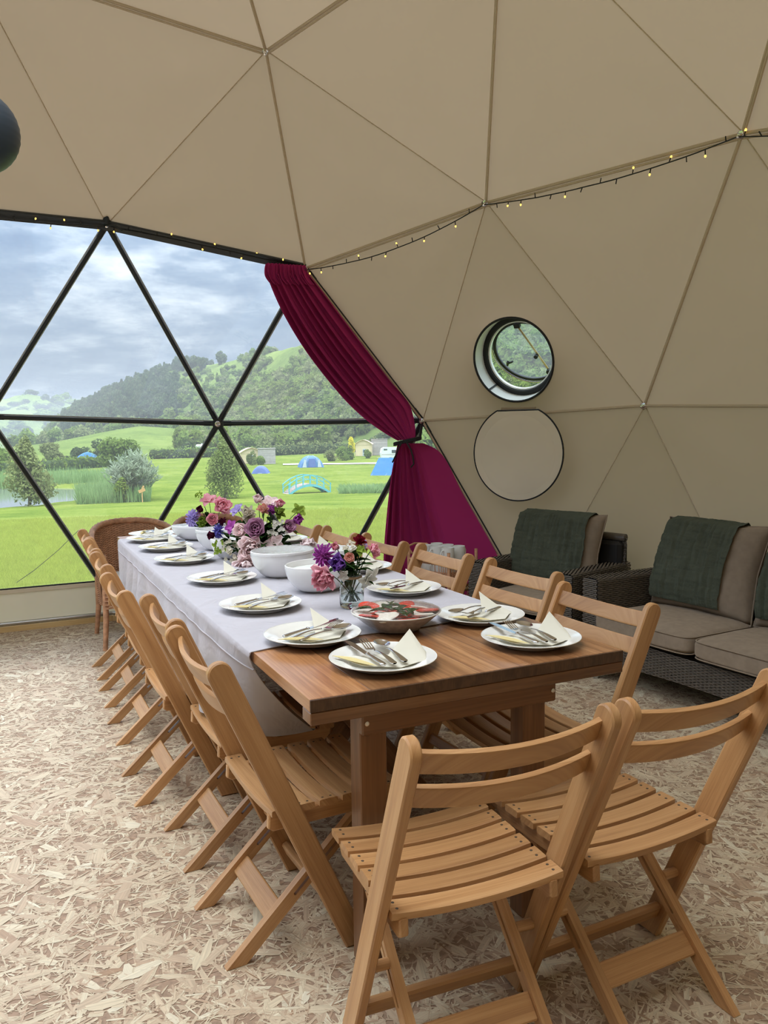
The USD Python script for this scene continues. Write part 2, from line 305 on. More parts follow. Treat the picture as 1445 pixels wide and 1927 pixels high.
def obj(name, mesh, m, parent=None, smooth=30, grain=None, label=None, uv=None, cat=None, group=None, kind=None, tone=None):
    pp = '/World' if parent is None else str(parent.GetPath())
    v, f, n = meshkit.arrays(mesh, smooth)
    v2 = None
    if uv is not None:
        v2 = uv
    elif grain is not None:
        g = np.asarray(grain, float); g /= np.linalg.norm(g)
        o = np.cross(g, (0, 0, 1.0))
        if np.linalg.norm(o) < 0.3:
            o = np.cross(g, (1.0, 0, 0))
        o /= np.linalg.norm(o)
        o2 = np.cross(g, o)
        v2 = np.stack([v @ g, v @ o + 0.7 * (v @ o2)], 1)
    me = UsdGeom.Mesh.Define(stage, numbered(pp, name))
    me.CreatePointsAttr(Vt.Vec3fArray.FromNumpy(v.astype(np.float32)))
    me.CreateFaceVertexCountsAttr(Vt.IntArray.FromNumpy(np.full(len(f), 3, np.int32)))
    me.CreateFaceVertexIndicesAttr(Vt.IntArray.FromNumpy(np.ascontiguousarray(f, np.int32).ravel()))
    me.CreateSubdivisionSchemeAttr('none')
    if n is not None:
        me.CreateNormalsAttr(Vt.Vec3fArray.FromNumpy(n.astype(np.float32)))
        me.SetNormalsInterpolation('vertex')
    if v2 is not None:
        UsdGeom.PrimvarsAPI(me).CreatePrimvar('st', Sdf.ValueTypeNames.TexCoord2fArray, 'vertex').Set(Vt.Vec2fArray.FromNumpy(np.asarray(v2, np.float32)))
    if tone is not None:
        UsdGeom.PrimvarsAPI(me).CreatePrimvar('tone', Sdf.ValueTypeNames.FloatArray, 'vertex').Set(Vt.FloatArray.FromNumpy(np.asarray(tone, np.float32)))
    UsdShade.MaterialBindingAPI.Apply(me.GetPrim()).Bind(M[m] if isinstance(m, str) else m)
    return tag(me.GetPrim(), label, cat, group, kind)

def cat(*ms):
    ms = [m for x in ms for m in (x if isinstance(x, (list, tuple)) else [x])]
    return trimesh.util.concatenate(ms)

def tm(v, f):
    f = np.asarray(f, int)
    if f.shape[1] == 4:
        f = np.vstack([f[:, [0, 1, 2]], f[:, [0, 2, 3]]])
    return trimesh.Trimesh(np.asarray(v, float), f, process=False)

def bx(sx, sy, sz, c=(0, 0, 0), ch=0.002):
    a = np.array([sx, sy, sz]) / 2.0
    ch = min(ch, 0.45 * a.min())
    P = []
    for s in np.ndindex(2, 2, 2):
        s = np.array(s) * 2 - 1
        for k in range(3):
            q = s * (a - ch)
            q[k] = s[k] * a[k]
            P.append(q)
    m = trimesh.convex.convex_hull(np.array(P))
    m.apply_translation(c)
    return m

def bar(p0, p1, w, t, wdir=(0, 0, 1), ch=0.002):
    p0, p1 = np.asarray(p0, float), np.asarray(p1, float)
    d = p1 - p0; L = np.linalg.norm(d); d /= L
    w_ = np.asarray(wdir, float) - d * (d @ np.asarray(wdir, float)); w_ /= np.linalg.norm(w_)
    m = bx(L, w, t, ch=ch)
    T = np.eye(4); T[:3, 0] = d; T[:3, 1] = w_; T[:3, 2] = np.cross(d, w_); T[:3, 3] = (p0 + p1) / 2
    m.apply_transform(T)
    return m

def tube(pts, r, k=8, closed=False, caps=True):
    P = np.asarray(pts, float); n = len(P)
    rr = np.broadcast_to(np.asarray(r, float), (n,))
    if closed:
        tn = np.roll(P, -1, 0) - np.roll(P, 1, 0)
    else:
        tn = np.gradient(P, axis=0)
    tn /= np.maximum(np.linalg.norm(tn, axis=1, keepdims=True), 1e-12)
    a = np.cross(tn[0], (0, 0, 1.0))
    if np.linalg.norm(a) < 0.1: a = np.cross(tn[0], (1.0, 0, 0))
    a /= np.linalg.norm(a)
    V = []
    for i in range(n):
        a = a - tn[i] * (a @ tn[i]); a /= np.linalg.norm(a)
        b = np.cross(tn[i], a)
        th = np.arange(k) * 2 * pi / k
        V.append(P[i] + rr[i] * (np.cos(th)[:, None] * a + np.sin(th)[:, None] * b))
    V = np.vstack(V); F = []
    for i in range(n if closed else n - 1):
        j = (i + 1) % n
        for q in range(k):
            F.append((i * k + q, i * k + (q + 1) % k, j * k + (q + 1) % k, j * k + q))
    m = tm(V, F)
    if not closed and caps:
        c0 = [(0, (q + 1), q) for q in range(1, k - 1)]
        e = (n - 1) * k
        c1 = [(e, e + q, e + q + 1) for q in range(1, k - 1)]
        m = tm(m.vertices, np.vstack([m.faces, np.array(c0 + c1)]))
    return m

def lathe(prof, n=48, sx=1.0, sy=1.0):
    prof = np.asarray(prof, float)
    th = np.arange(n) * 2 * pi / n
    V = np.stack([np.outer(np.cos(th), prof[:, 0]) * sx, np.outer(np.sin(th), prof[:, 0]) * sy, np.broadcast_to(prof[:, 1], (n, len(prof)))], -1).reshape(-1, 3)
    k = len(prof); F = []
    for i in range(n):
        j = (i + 1) % n
        for q in range(k - 1):
            F.append((i * k + q, j * k + q, j * k + q + 1, i * k + q + 1))
    m = tm(V, F)
    m.merge_vertices()
    m.update_faces(m.nondegenerate_faces())
    return m

def grid(fn, nu, nv, wrap=False):
    u, v = np.meshgrid(np.linspace(0, 1, nu + 1), np.linspace(0, 1, nv + 1), indexing='ij')
    P = fn(u, v).reshape(-1, 3)
    idx = np.arange((nu + 1) * (nv + 1)).reshape(nu + 1, nv + 1)
    F = np.stack([idx[:-1, :-1], idx[1:, :-1], idx[1:, 1:], idx[:-1, 1:]], -1).reshape(-1, 4)
    return tm(P, F)

def solid(m, t):
    """A sheet given thickness t along its normals."""
    m = tm(m.vertices, m.faces)
    n = np.array(m.vertex_normals); v = np.array(m.vertices); f = np.array(m.faces); k = len(v)
    e = np.sort(np.vstack([f[:, [0, 1]], f[:, [1, 2]], f[:, [2, 0]]]), 1)
    d = np.vstack([f[:, [0, 1]], f[:, [1, 2]], f[:, [2, 0]]])
    _, inv, cnt = np.unique(e, axis=0, return_inverse=True, return_counts=True)
    b = d[cnt[inv.ravel()] == 1]
    side = np.vstack([np.stack([b[:, 1], b[:, 0], b[:, 0] + k], 1), np.stack([b[:, 1], b[:, 0] + k, b[:, 1] + k], 1)])
    return tm(np.vstack([v, v - n * t]), np.vstack([f, f[:, ::-1] + k, side]))

def extr(poly, h):
    return trimesh.creation.extrude_polygon(poly, h, engine='earcut')

def to_axes(m, ex, ey, ez, o=(0, 0, 0)):
    T = np.eye(4); T[:3, 0] = ex; T[:3, 1] = ey; T[:3, 2] = ez; T[:3, 3] = o
    m = m.copy(); m.apply_transform(T); return m

def moved(m, loc=(0, 0, 0), rz=0.0, rx=0.0, ry=0.0, s=1.0):
    m = m.copy(); m.apply_scale(s)
    for a, ax in ((rx, (1, 0, 0)), (ry, (0, 1, 0)), (rz, (0, 0, 1))):
        if a: m.apply_transform(trimesh.transformations.rotation_matrix(a, ax))
    m.apply_translation(loc); return m

def weave(f, nu, nv, amp, cover=0.86, sub=2):
    """Woven strands over the surface f(u, v) -> points: nv strands along u passing over and under nu stakes."""
    k = nu * sub + 1
    u = np.linspace(0, 1, k)
    V, F, base = [], [], 0
    e = 1e-3
    for j in range(nv):
        vs = [(j + 0.5 - cover / 2) / nv, (j + 0.5) / nv, (j + 0.5 + cover / 2) / nv]
        c = f(u, np.full(k, vs[1])); cu = f(np.clip(u + e, 0, 1), np.full(k, vs[1])) - f(np.clip(u - e, 0, 1), np.full(k, vs[1])); cv = f(u, np.full(k, vs[1] + e)) - f(u, np.full(k, vs[1] - e))
        n = np.cross(cu, cv); n /= np.maximum(np.linalg.norm(n, axis=1, keepdims=True), 1e-12)
        wv = amp * np.cos(pi * (u * nu + j))[:, None]
        th = np.linalg.norm(f(u, np.full(k, vs[2])) - f(u, np.full(k, vs[0])), axis=1, keepdims=True) * 0.22
        rows = [f(u, np.full(k, vs[0])) + n * (wv - 0.0), c + n * (wv + th), f(u, np.full(k, vs[2])) + n * (wv - 0.0)]
        V += rows
        for q in range(2):
            a = base + q * k + np.arange(k - 1)
            F.append(np.stack([a, a + 1, a + k + 1, a + k], 1))
        base += 3 * k
    return tm(np.vstack(V), np.vstack(F))

def circ(r, n=48, z=0.0):
    t = np.arange(n) * 2 * pi / n
    return np.stack([r * np.cos(t), r * np.sin(t), np.full(n, z)], 1)

def cushion(w, d, h, e=0.30, puff=0.25, n=28, seed=0):
    """A soft block, base centre at the origin."""
    th = np.linspace(-pi, pi, 4 * n + 1); ph = np.linspace(-pi / 2, pi / 2, n + 1)
    s = lambda x, p: np.sign(x) * np.abs(x) ** p
    T, P = np.meshgrid(th, ph, indexing='ij')
    x = s(np.cos(P), e) * s(np.cos(T), e * 0.6); y = s(np.cos(P), e) * s(np.sin(T), e * 0.6); z = s(np.sin(P), e * 1.4)
    z = z * (1 - puff * (np.clip(np.abs(x), 0, 1) ** 3 + np.clip(np.abs(y), 0, 1) ** 3) * 0.5)
    V = np.stack([x * w / 2, y * d / 2, z * h / 2 + h / 2], -1)
    V[..., 2] += 0.006 * (fbm(V * 7 + seed * 9.1, 3, seed) - 0.5) * 2
    k = n + 1; idx = np.arange(len(th) * k).reshape(len(th), k)
    F = np.stack([idx[:-1, :-1], idx[1:, :-1], idx[1:, 1:], idx[:-1, 1:]], -1).reshape(-1, 4)
    m = tm(V.reshape(-1, 3), F); m.merge_vertices(); m.update_faces(m.nondegenerate_faces())
    return m
#@@STRUCT

# ------------------------------------------------------------------ terrain outside
ZP_R = [0, 6, 20, 60, 82, 90, 170, 205, 240, 300, 420, 700, 1500, 6000]
ZP_Z = [-.34, -.36, -1.25, -3.9, -5.0, -5.05, -5.1, -4.9, -4.5, -3.2, -4.0, -8.0, -12.0, -12.0]
CREST_B = [-75, -50, -33, -31.6, -29.9, -28.2, -26.5, -25.1, -23.7, -22.2, -20.4, -18.6, -16.8, -15.3, -13, -9.3, -4.5, -0.3, 4.5, 15.8, 60]
CREST_E = [-1.5, -1.2, -0.6, 0.9, 1.9, 2.7, 3.4, 3.98, 4.5, 4.8, 5.1, 5.5, 5.9, 6.26, 6.98, 7.85, 9.0, 10.2, 10.6, 10.4, 9.0]
HUMP_B = [-75, -45, -36.3, -34.8, -31.6, -28.3, -26.2, -23.8, -20.6, -17, 0]
HUMP_E = [-1.2, -1.0, -0.92, -0.61, -0.22, 0.44, 0.78, 0.61, -0.12, -1.0, -3.0]
FAR_B = [-90, -43, -34.6, -32.8, -29.9, -20, 90]
FAR_E = [2.0, 2.44, 2.30, 2.60, 2.15, 2.2, 2.0]
def sstep(x): x = np.clip(x, 0, 1); return x * x * (3 - 2 * x)
def crest_r(b): return np.interp(b, [-34, -30, -22, -15, -9, 0, 16], [950, 850, 600, 450, 385, 330, 300])
def terrain_z(b, r):
    b, r = np.broadcast_arrays(np.asarray(b, float), np.asarray(r, float))
    z = np.interp(r, ZP_R, ZP_Z)
    bb = np.where(np.abs(b) > 90, np.sign(b) * 90, b)
    P = np.stack([np.sin(np.radians(b)) * r, np.cos(np.radians(b)) * r, 0 * r], -1)
    z = z + np.where(r > 8, 0.25 * (fbm(P * 0.05, 3, 3) - 0.5) * np.clip(r / 60, 0, 1), 0)
    rough = (fbm(P * 0.012, 5, 11) - 0.5)
    hr = 430.0
    hz = EYE[2] + hr * np.tan(np.radians(np.interp(bb, HUMP_B, HUMP_E)))
    hump = -8 + (hz + 8) * sstep((r - 235) / (hr - 235)) * (1 - 0.9 * sstep((r - hr) / 220))
    z = np.where(r > 235, np.maximum(z, hump), z)
    rc = crest_r(bb)
    cz = EYE[2] + rc * np.tan(np.radians(np.interp(bb, CREST_B, CREST_E)))
    q = np.clip((r - 0.62 * rc) / (0.38 * rc), 0, 1)
    ridge = -6 + (cz + 6) * (0.55 * q + 0.45 * sstep(q)) - 0.16 * np.maximum(r - rc, 0)
    ridge = ridge + rough * 9 * np.clip(q * 2, 0, 1) * (1 - 0.85 * np.clip((q - 0.75) * 4, 0, 1))
    z = np.maximum(z, np.where(r > 0.62 * rc, ridge, -99))
    fz = EYE[2] + 2600 * np.tan(np.radians(np.interp(bb, FAR_B, FAR_E)))
    far = -12 + (fz + 12) * sstep((r - 1100) / 1500) - 0.1 * np.maximum(r - 2600, 0) + rough * 60 * sstep((r - 1300) / 600) * (1 - 0.9 * sstep((r - 2200) / 400))
    z = np.where(r > 1100, np.maximum(z, far), z)
    pd = np.sqrt(((r - 105) / 21) ** 2 + (((b + 39.5) / 180 * pi * 105) / 19.5) ** 2)
    z = np.where((r < 140), z - 1.1 * (1 - sstep((pd - 0.80) / 0.35)), z)
    return z
def spot(b, r, dz=0.0):
    return np.array([EYE[0] + r * math.sin(math.radians(b)), EYE[1] + r * math.cos(math.radians(b)), float(terrain_z(b, r)) + dz])

def polar_patch(r_list, b_list):
    R_, B_ = np.meshgrid(r_list, b_list, indexing='ij')
    Z = terrain_z(B_, R_)
    P = np.stack([EYE[0] + R_ * np.sin(np.radians(B_)), EYE[1] + R_ * np.cos(np.radians(B_)), Z], -1)
    idx = np.arange(R_.size).reshape(R_.shape)
    F = np.stack([idx[:-1, :-1], idx[:-1, 1:], idx[1:, 1:], idx[1:, :-1]], -1).reshape(-1, 4)
    return tm(P.reshape(-1, 3), F[:, ::-1])
bl = np.concatenate([np.linspace(-180, -60, 30), np.linspace(-59.5, 40, 260), np.linspace(45, 180, 28)])
obj('meadow_ground', polar_patch(np.concatenate([[0.01, 3], np.geomspace(4, 242, 90)]), bl), 'grass', smooth=True, kind='structure')
obj('hill_ground', polar_patch(np.concatenate([np.linspace(242, 1000, 130), np.geomspace(1010, 6000, 50)]), bl), 'hill', smooth=True, kind='structure')
tb = np.radians(np.linspace(0, 360, 64, endpoint=False))
pc = spot(-39.5, 105)
wat = tm(np.vstack([[0, 0, 0], np.stack([np.cos(tb) * 24, np.sin(tb) * 24, 0 * tb], 1)]), [(0, i + 1, (i + 1) % 64 + 1) for i in range(64)])
wat.apply_translation((pc[0], pc[1], -5.42))
obj('pond_water', wat, 'pond', smooth=False, kind='structure')

# ------------------------------------------------------------------ geodesic dome: frequency-3 icosahedron, five eighths
R, ZC = 3.78, 0.771
def build_dome():
    V = [np.array([0, 0, 1.0])]
    for k in range(5): V.append(np.array([math.cos(k * 2 * pi / 5) * 2 / 5 ** .5, math.sin(k * 2 * pi / 5) * 2 / 5 ** .5, 1 / 5 ** .5]))
    for k in range(5):
        a = (k + .5) * 2 * pi / 5; V.append(np.array([math.cos(a) * 2 / 5 ** .5, math.sin(a) * 2 / 5 ** .5, -1 / 5 ** .5]))
    V.append(np.array([0, 0, -1.0]))
    Fc = []
    for k in range(5):
        u_, v_ = 1 + k, 1 + (k + 1) % 5; l, m = 6 + k, 6 + (k + 1) % 5
        Fc += [(0, u_, v_), (u_, l, v_), (v_, l, m), (11, m, l)]
    pts, tris = {}, []
    def add(p):
        p = p / np.linalg.norm(p); k = tuple(np.round(p, 5))
        if k not in pts: pts[k] = (len(pts), p)
        return pts[k][0]
    for a, b, c in Fc:
        g = {}
        for i in range(4):
            for j in range(4 - i):
                g[i, j] = add(V[a] * (3 - i - j) / 3 + V[b] * i / 3 + V[c] * j / 3)
        for i in range(3):
            for j in range(3 - i):
                tris.append((g[i, j], g[i + 1, j], g[i, j + 1]))
                if i + j < 2: tris.append((g[i + 1, j], g[i + 1, j + 1], g[i, j + 1]))
    P = np.array([p for _, p in sorted(pts.values(), key=lambda x: x[0])])
    Q = np.stack([-P[:, 1], P[:, 0], P[:, 2]], 1)          # vertex 9 (a five-way hub) stands at +y
    return Q, tris
Q, TRI = build_dome()
HV = Q * R + np.array([0, 0, ZC])
keep = [t for t in TRI if min(Q[list(t), 2]) > -0.25]
WIN = {9, 8, 6, 3, 86, 10, 11, 12, 16, 87, 88, 13, 14, 19, 17, 33, 32, 30, 34, 35, 36, 40}
# the left flank and the crown of the dome are clear panels too (a panorama dome)
LIGHTS = [(0, 4, 1), (0, 1, 28), (0, 28, 46), (0, 46, 64), (0, 64, 4), (4, 5, 1), (1, 5, 2), (5, 6, 2), (2, 6, 3), (1, 31, 28), (28, 31, 29), (46, 67, 64), (46, 49, 47), (28, 49, 46), (46, 47, 67), (31, 32, 29), (29, 32, 30), (1, 2, 31), (2, 33, 31), (31, 33, 32), (2, 3, 33)]
LIGHTS = {frozenset(t) for t in LIGHTS}
is_clear = lambda t: set(t) <= WIN or frozenset(t) in LIGHTS
clear_tris = [t for t in keep if is_clear(t)]
canvas_tris = [t for t in keep if not is_clear(t)]
cen = np.array([0, 0, ZC])

def inward(t):
    a, b, c = HV[list(t)]
    n = np.cross(b - a, c - a); n /= np.linalg.norm(n)
    return -n if n @ (a - cen) > 0 else n

def canvas_tri(t, N=14):
    a, b, c = HV[list(t)]; n = inward(t)
    bc = np.array([(i, j, N - i - j) for i in range(N + 1) for j in range(N + 1 - i)]) / N
    P = bc @ np.array([a, b, c])
    edge = bc.min(1)
    sag = 0.010 * np.clip(edge * 3, 0, 1) + 0.010 * (fbm(P * 1.6, 3, 5) - 0.5) * np.clip(edge * 8, 0, 1)
    # soft tension pleats running out of the hubs
    for k in range(3):
        w = bc[:, k]; q = (bc[:, (k + 1) % 3] - bc[:, (k + 2) % 3]) / np.maximum(1 - w, 1e-3)
        sag = sag + 0.006 * np.clip((w - 0.35) * 2.2, 0, 1) * np.clip((1 - w) * 8, 0, 1) * np.sin(q * 5.0 + sum(t) + k) * np.clip(edge * 10, 0, 1)
    P = P - n * sag[:, None]
    ids = {}
    q = 0
    for i in range(N + 1):
        for j in range(N + 1 - i):
            ids[i, j] = q; q += 1
    F = []
    for i in range(N):
        for j in range(N - i):
            F.append((ids[i, j], ids[i + 1, j], ids[i, j + 1]))
            if i + j < N - 1: F.append((ids[i + 1, j], ids[i + 1, j + 1], ids[i, j + 1]))
    return tm(P, F)

wall_r = tag(UsdGeom.Xform.Define(stage, '/World/wall_right').GetPrim(), kind='structure')
wall_b = tag(UsdGeom.Xform.Define(stage, '/World/wall_back').GetPrim(), kind='structure')
ceil_ = tag(UsdGeom.Xform.Define(stage, '/World/ceiling').GetPrim(), kind='structure')
def shell_of(p):
    if p[2] > 2.75: return ceil_
    return wall_r if p[0] > -0.2 and p[1] > -2.2 else wall_b

# the small round window sits in the triangle 83-86-85
WT = tuple(t for t in canvas_tris if set(t) == {83, 86, 85})[0]
WC = np.array([1.394, 3.242, 1.790]); WR = 0.272
wn = -inward(WT)                                            # outward
wex = np.cross((0, 0, 1.0), wn); wex /= np.linalg.norm(wex); wey = np.cross(wn, wex)
WC = WC - wn * ((WC - HV[86]) @ wn)
def holed():
    P2 = np.array([((HV[k] - WC) @ wex, (HV[k] - WC) @ wey) for k in WT])
    poly = Polygon(P2).difference(Point(0, 0).buffer(WR, 48))
    v, f = trimesh.creation.triangulate_polygon(poly, engine='earcut')
    return tm(WC + v[:, :1] * wex + v[:, 1:2] * wey, f)
for t in canvas_tris:
    p = HV[list(t)].mean(0)
    if t == WT:
        obj('canvas_panel', holed(), 'canvas', wall_r, smooth=False)
    else:
        obj('canvas_panel', canvas_tri(t), 'canvas', shell_of(p), smooth=True)
# seams and piping along the edges of the canvas
edges = {}
for t in canvas_tris:
    for a, b in ((0, 1), (1, 2), (2, 0)):
        edges.setdefault(tuple(sorted((t[a], t[b]))), []).append(t)
def between(a, b, off=0.0, n=14, sag=0.0):
    s = np.linspace(0, 1, n)[:, None]
    P = HV[a] * (1 - s) + HV[b] * s
    d = (P - cen); d /= np.linalg.norm(d, axis=1, keepdims=True)
    return P - d * off - np.array([0, 0, 1.0]) * sag * 4 * s * (1 - s)
THICK = {(7, 9), (4, 7), (7, 82), (5, 7), (9, 83), (83, 84), (66, 84), (82, 83), (84, 85), (85, 86), (9, 86), (73, 85), (84, 65), (86, 87), (8, 9), (82, 65)}
THICK = {tuple(sorted(e)) for e in THICK}
for e, ts in edges.items():
    mid = HV[list(e)].mean(0)
    if e in THICK:
        obj('piping', cat(tube(between(*e, off=0.010), 0.0085, 7), tube(between(*e, off=0.004) - np.array([0, 0, 0.022]) * (0 if abs(mid[2]) < 2.3 else 1), 0.006, 6)), 'piping', shell_of(mid), smooth=True)
    else:
        obj('seam', tube(between(*e, off=-0.001), 0.0032, 6), 'piping', shell_of(mid), smooth=True)
hubs = sorted({k for t in canvas_tris for k in t if Q[k, 2] > -0.1})
hubs_seen = [k for k in hubs if k in (7, 83, 84, 85, 86, 9, 8, 5, 82, 65, 66, 73, 4, 0, 1, 64)]
def hub_bolt(k, s=1.0, drop=0.02):
    d = -(HV[k] - cen) / R
    ex = np.cross(d, (0, 0.3, 1.0)); ex /= np.linalg.norm(ex)
    m = cat(lathe([(0, 0), (0.019, 0), (0.020, 0.003), (0.016, 0.005), (0.010, 0.006), (0.010, 0.020), (0.0, 0.022)], 16), moved(lathe([(0, 0), (0.0075, 0.0), (0.0075, 0.02), (0.006, 0.024), (0, 0.025)], 10), (0, 0, 0.008)))
    m.apply_scale(s)
    return to_axes(m, ex, np.cross(d, ex), d, HV[k] + d * drop)
for k in hubs_seen:
    obj('hub_bolt', hub_bolt(k), 'chrome', shell_of(HV[k] + np.array([0, 0, -0.05])), smooth=30)

# canvas skirt down to the floor under the base ring
ring = [k for k in range(len(Q)) if -0.2 < Q[k, 2] < -0.1]
ring.sort(key=lambda k: -math.atan2(Q[k, 0], Q[k, 1]))
ring_xy = [HV[k][:2] for k in ring]
front = tag(UsdGeom.Xform.Define(stage, '/World/baseboard_front').GetPrim(), kind='structure')
side = tag(UsdGeom.Xform.Define(stage, '/World/baseboard_side').GetPrim(), kind='structure')
for i, k in enumerate(ring):
    j = ring[(i + 1) % len(ring)]
    a, b = HV[k], HV[j]
    isw = {k, j} <= WIN
    par = front if isw else side
    h = 0.275 if isw else None
    sc = 0.985 if isw else 1.0
    def fn(u, v, a=a, b=b, isw=isw, sc=sc):
        top = np.where(isw, 0.275 + 0 * u, a[2] * (1 - u) + b[2] * u)
        x = (a[0] * (1 - u) + b[0] * u) * sc; y = (a[1] * (1 - u) + b[1] * u) * sc
        z = v * top
        P = np.stack([x, y, z], -1)
        nrm = np.stack([x, y, 0 * x], -1); nrm /= np.linalg.norm(nrm, axis=-1, keepdims=True)
        return P + nrm * (0.010 * (fbm(P * np.array([4, 4, 9.0]), 3, 2) - 0.5) * (4 * v * (1 - v)))[..., None]
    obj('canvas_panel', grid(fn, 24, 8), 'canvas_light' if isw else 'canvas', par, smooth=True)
    if isw:
        ins = 0.972
        A0, B0 = np.array([a[0] * ins, a[1] * ins, 0]), np.array([b[0] * ins, b[1] * ins, 0])
        obj('rail', tube(np.array([A0, B0]) + np.array([0, 0, 0.055]), 0.014, 10), 'galv', par, smooth=True)
        obj('batten', bar(A0 + (0, 0, 0.016), B0 + (0, 0, 0.016), 0.045, 0.032, (0, 0, 1), 0.004), 'pine', par, grain=B0 - A0)
        T0, T1 = np.array([a[0] * .983, a[1] * .983, 0.272]), np.array([b[0] * .983, b[1] * .983, 0.272])
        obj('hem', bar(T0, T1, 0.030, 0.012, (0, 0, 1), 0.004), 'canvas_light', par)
        obj('sill_strip', bar(T0 + (0, 0, 0.019), T1 + (0, 0, 0.019), 0.010, 0.010, (0, 0, 1), 0.002), 'black', par)

# ------------------------------------------------------------------ floor: OSB deck
fl = tag(UsdGeom.Xform.Define(stage, '/World/floor').GetPrim(), kind='structure')
deck = Polygon([(x * 1.005, y * 1.005) for x, y in ring_xy])
obj('board', moved(extr(deck, 0.05), (0, 0, -0.0505)), 'osb_base', fl, smooth=False)
def strands(n, lo, hi, wl, wh, seed, z0, z1, region):
    g = np.random.default_rng(seed)
    x0, y0, x1, y1 = region
    c = np.stack([g.uniform(x0, x1, n), g.uniform(y0, y1, n)], 1)
    c = c[np.hypot(c[:, 0], c[:, 1]) < 3.60]; n = len(c)
    L = np.exp(g.uniform(math.log(lo), math.log(hi), n)); W_ = np.exp(g.uniform(math.log(wl), math.log(wh), n)); W_ = np.minimum(W_, L * 0.5)
    a = g.uniform(0, pi, n)
    d = np.stack([np.cos(a), np.sin(a)], 1); w = np.stack([-d[:, 1], d[:, 0]], 1)
    zz = g.uniform(z0, z1, n)
    k = 6
    lx = np.stack([-0.5 + g.uniform(-.03, .05, n), -0.1 + g.uniform(-.1, .1, n), 0.5 + g.uniform(-.06, .03, n), 0.5 + g.uniform(-.05, .05, n), 0.1 + g.uniform(-.1, .1, n), -0.5 + g.uniform(-.05, .08, n)], 1) * L[:, None]
    ly = np.stack([-0.5 + g.uniform(0, .35, n), -0.5 + g.uniform(-.12, .12, n), -0.5 + g.uniform(0, .45, n), 0.5 - g.uniform(0, .45, n), 0.5 + g.uniform(-.12, .12, n), 0.5 - g.uniform(0, .35, n)], 1) * W_[:, None]
    P = c[:, None] + lx[..., None] * d[:, None] + ly[..., None] * w[:, None]
    tiltx, tilty = g.normal(0, 0.002, n), g.normal(0, 0.008, n)
    z = zz[:, None] + lx * tiltx[:, None] + ly * tilty[:, None]
    z = np.clip(z, 0.00005, 0.0012)
    V = np.concatenate([P, z[..., None]], -1).reshape(-1, 3)
    off = g.uniform(0, 50, (n, 2))
    uv = np.stack([lx + off[:, :1], ly + off[:, 1:]], -1).reshape(-1, 2)
    b = np.arange(n)[:, None] * k
    F = np.vstack([b + np.array([0, 1, 5]), b + np.array([1, 4, 5]), b + np.array([1, 2, 4]), b + np.array([2, 3, 4])])
    tn = np.repeat(g.beta(1.5, 1.3, n), k)
    return V, F, uv, tn
parts_ = [strands(80000, 0.022, 0.10, 0.005, 0.021, 1, 0.0001, 0.0005, (-3.6, -3.0, 3.6, 3.6)),
          strands(15000, 0.04, 0.13, 0.009, 0.030, 2, 0.0003, 0.0007, (-3.6, -3.0, 3.6, 3.6)),
          strands(150000, 0.015, 0.085, 0.0014, 0.0065, 3, 0.0003, 0.0009, (-3.6, -3.0, 3.6, 3.6)),
          strands(2600, 0.05, 0.11, 0.020, 0.045, 4, 0.0006, 0.0009, (-3.6, -3.0, 3.6, 3.6))]
vv, ff, uu, tt, bs = [], [], [], [], 0
for v, f, w, tn in parts_:
    vv.append(v); ff.append(f + bs); uu.append(w); tt.append(tn); bs += len(v)
obj('strand', tm(np.vstack(vv), np.vstack(ff)), 'strand', fl, smooth=False, uv=np.vstack(uu), kind='stuff', tone=np.concatenate(tt))

# ------------------------------------------------------------------ bay window: struts, hubs, clear panes
win = tag(UsdGeom.Xform.Define(stage, '/World/window_1').GetPrim(), kind='structure')
roof = tag(UsdGeom.Xform.Define(stage, '/World/window_3').GetPrim(), kind='structure')
wedges = {}
for t in clear_tris:
    for a, b in ((0, 1), (1, 2), (2, 0)):
        wedges.setdefault(tuple(sorted((t[a], t[b]))), 0)
        wedges[tuple(sorted((t[a], t[b])))] += 1
    a, b, c = HV[list(t)]; n = -inward(t)
    obj('pane', tm(np.array([a, b, c]) + n * 0.022, [(0, 1, 2)]), 'pvc', roof if frozenset(t) in LIGHTS else win, smooth=False)
for e, cnt in wedges.items():
    a, b = HV[e[0]], HV[e[1]]
    if Q[e[0], 2] < -0.1 and Q[e[1], 2] < -0.1: continue
    d = (b - a) / np.linalg.norm(b - a)
    if set(e) <= {3, 6, 8, 9}:         # the dark bar over the window, wider, with a fabric edge
        nin = -((a + b) / 2 - cen) / R
        obj('strut', bar(a + nin * 0.012, b + nin * 0.012, 0.060, 0.030, np.cross(d, nin), 0.006), 'black', win)
    else:
        obj('strut', tube(np.array([a + d * 0.05, b - d * 0.05]), 0.0145, 12), 'black', win, smooth=True)
        oo = ((a + b) / 2 - cen) / np.linalg.norm((a + b) / 2 - cen)
        obj('weld_tape', bar(a + oo * 0.0195, b + oo * 0.0195, 0.042, 0.0016, np.cross(d, oo), 0.0005), 'weld', win)
        ends = []
        for p, s in ((a, 1), (b, -1)):
            o = -(p - cen) / R
            ends.append(bar(p + d * s * 0.012, p + d * s * 0.105, 0.034, 0.010, np.cross(d, o), 0.003))
        obj('strut_end', cat(ends), 'black', win)
for k in (10, 11, 12, 8):
    d = -(HV[k] - cen) / R
    ex = np.cross(d, (0, 0, 1.0)); ex /= np.linalg.norm(ex)
    obj('hub_plate', to_axes(lathe([(0, -0.008), (0.040, -0.008), (0.042, 0.0), (0.040, 0.009), (0, 0.010)], 24), ex, np.cross(d, ex), d, HV[k]), 'black', win)
    obj('hub_bolt', hub_bolt(k, 1.1, 0.010), 'chrome', win)
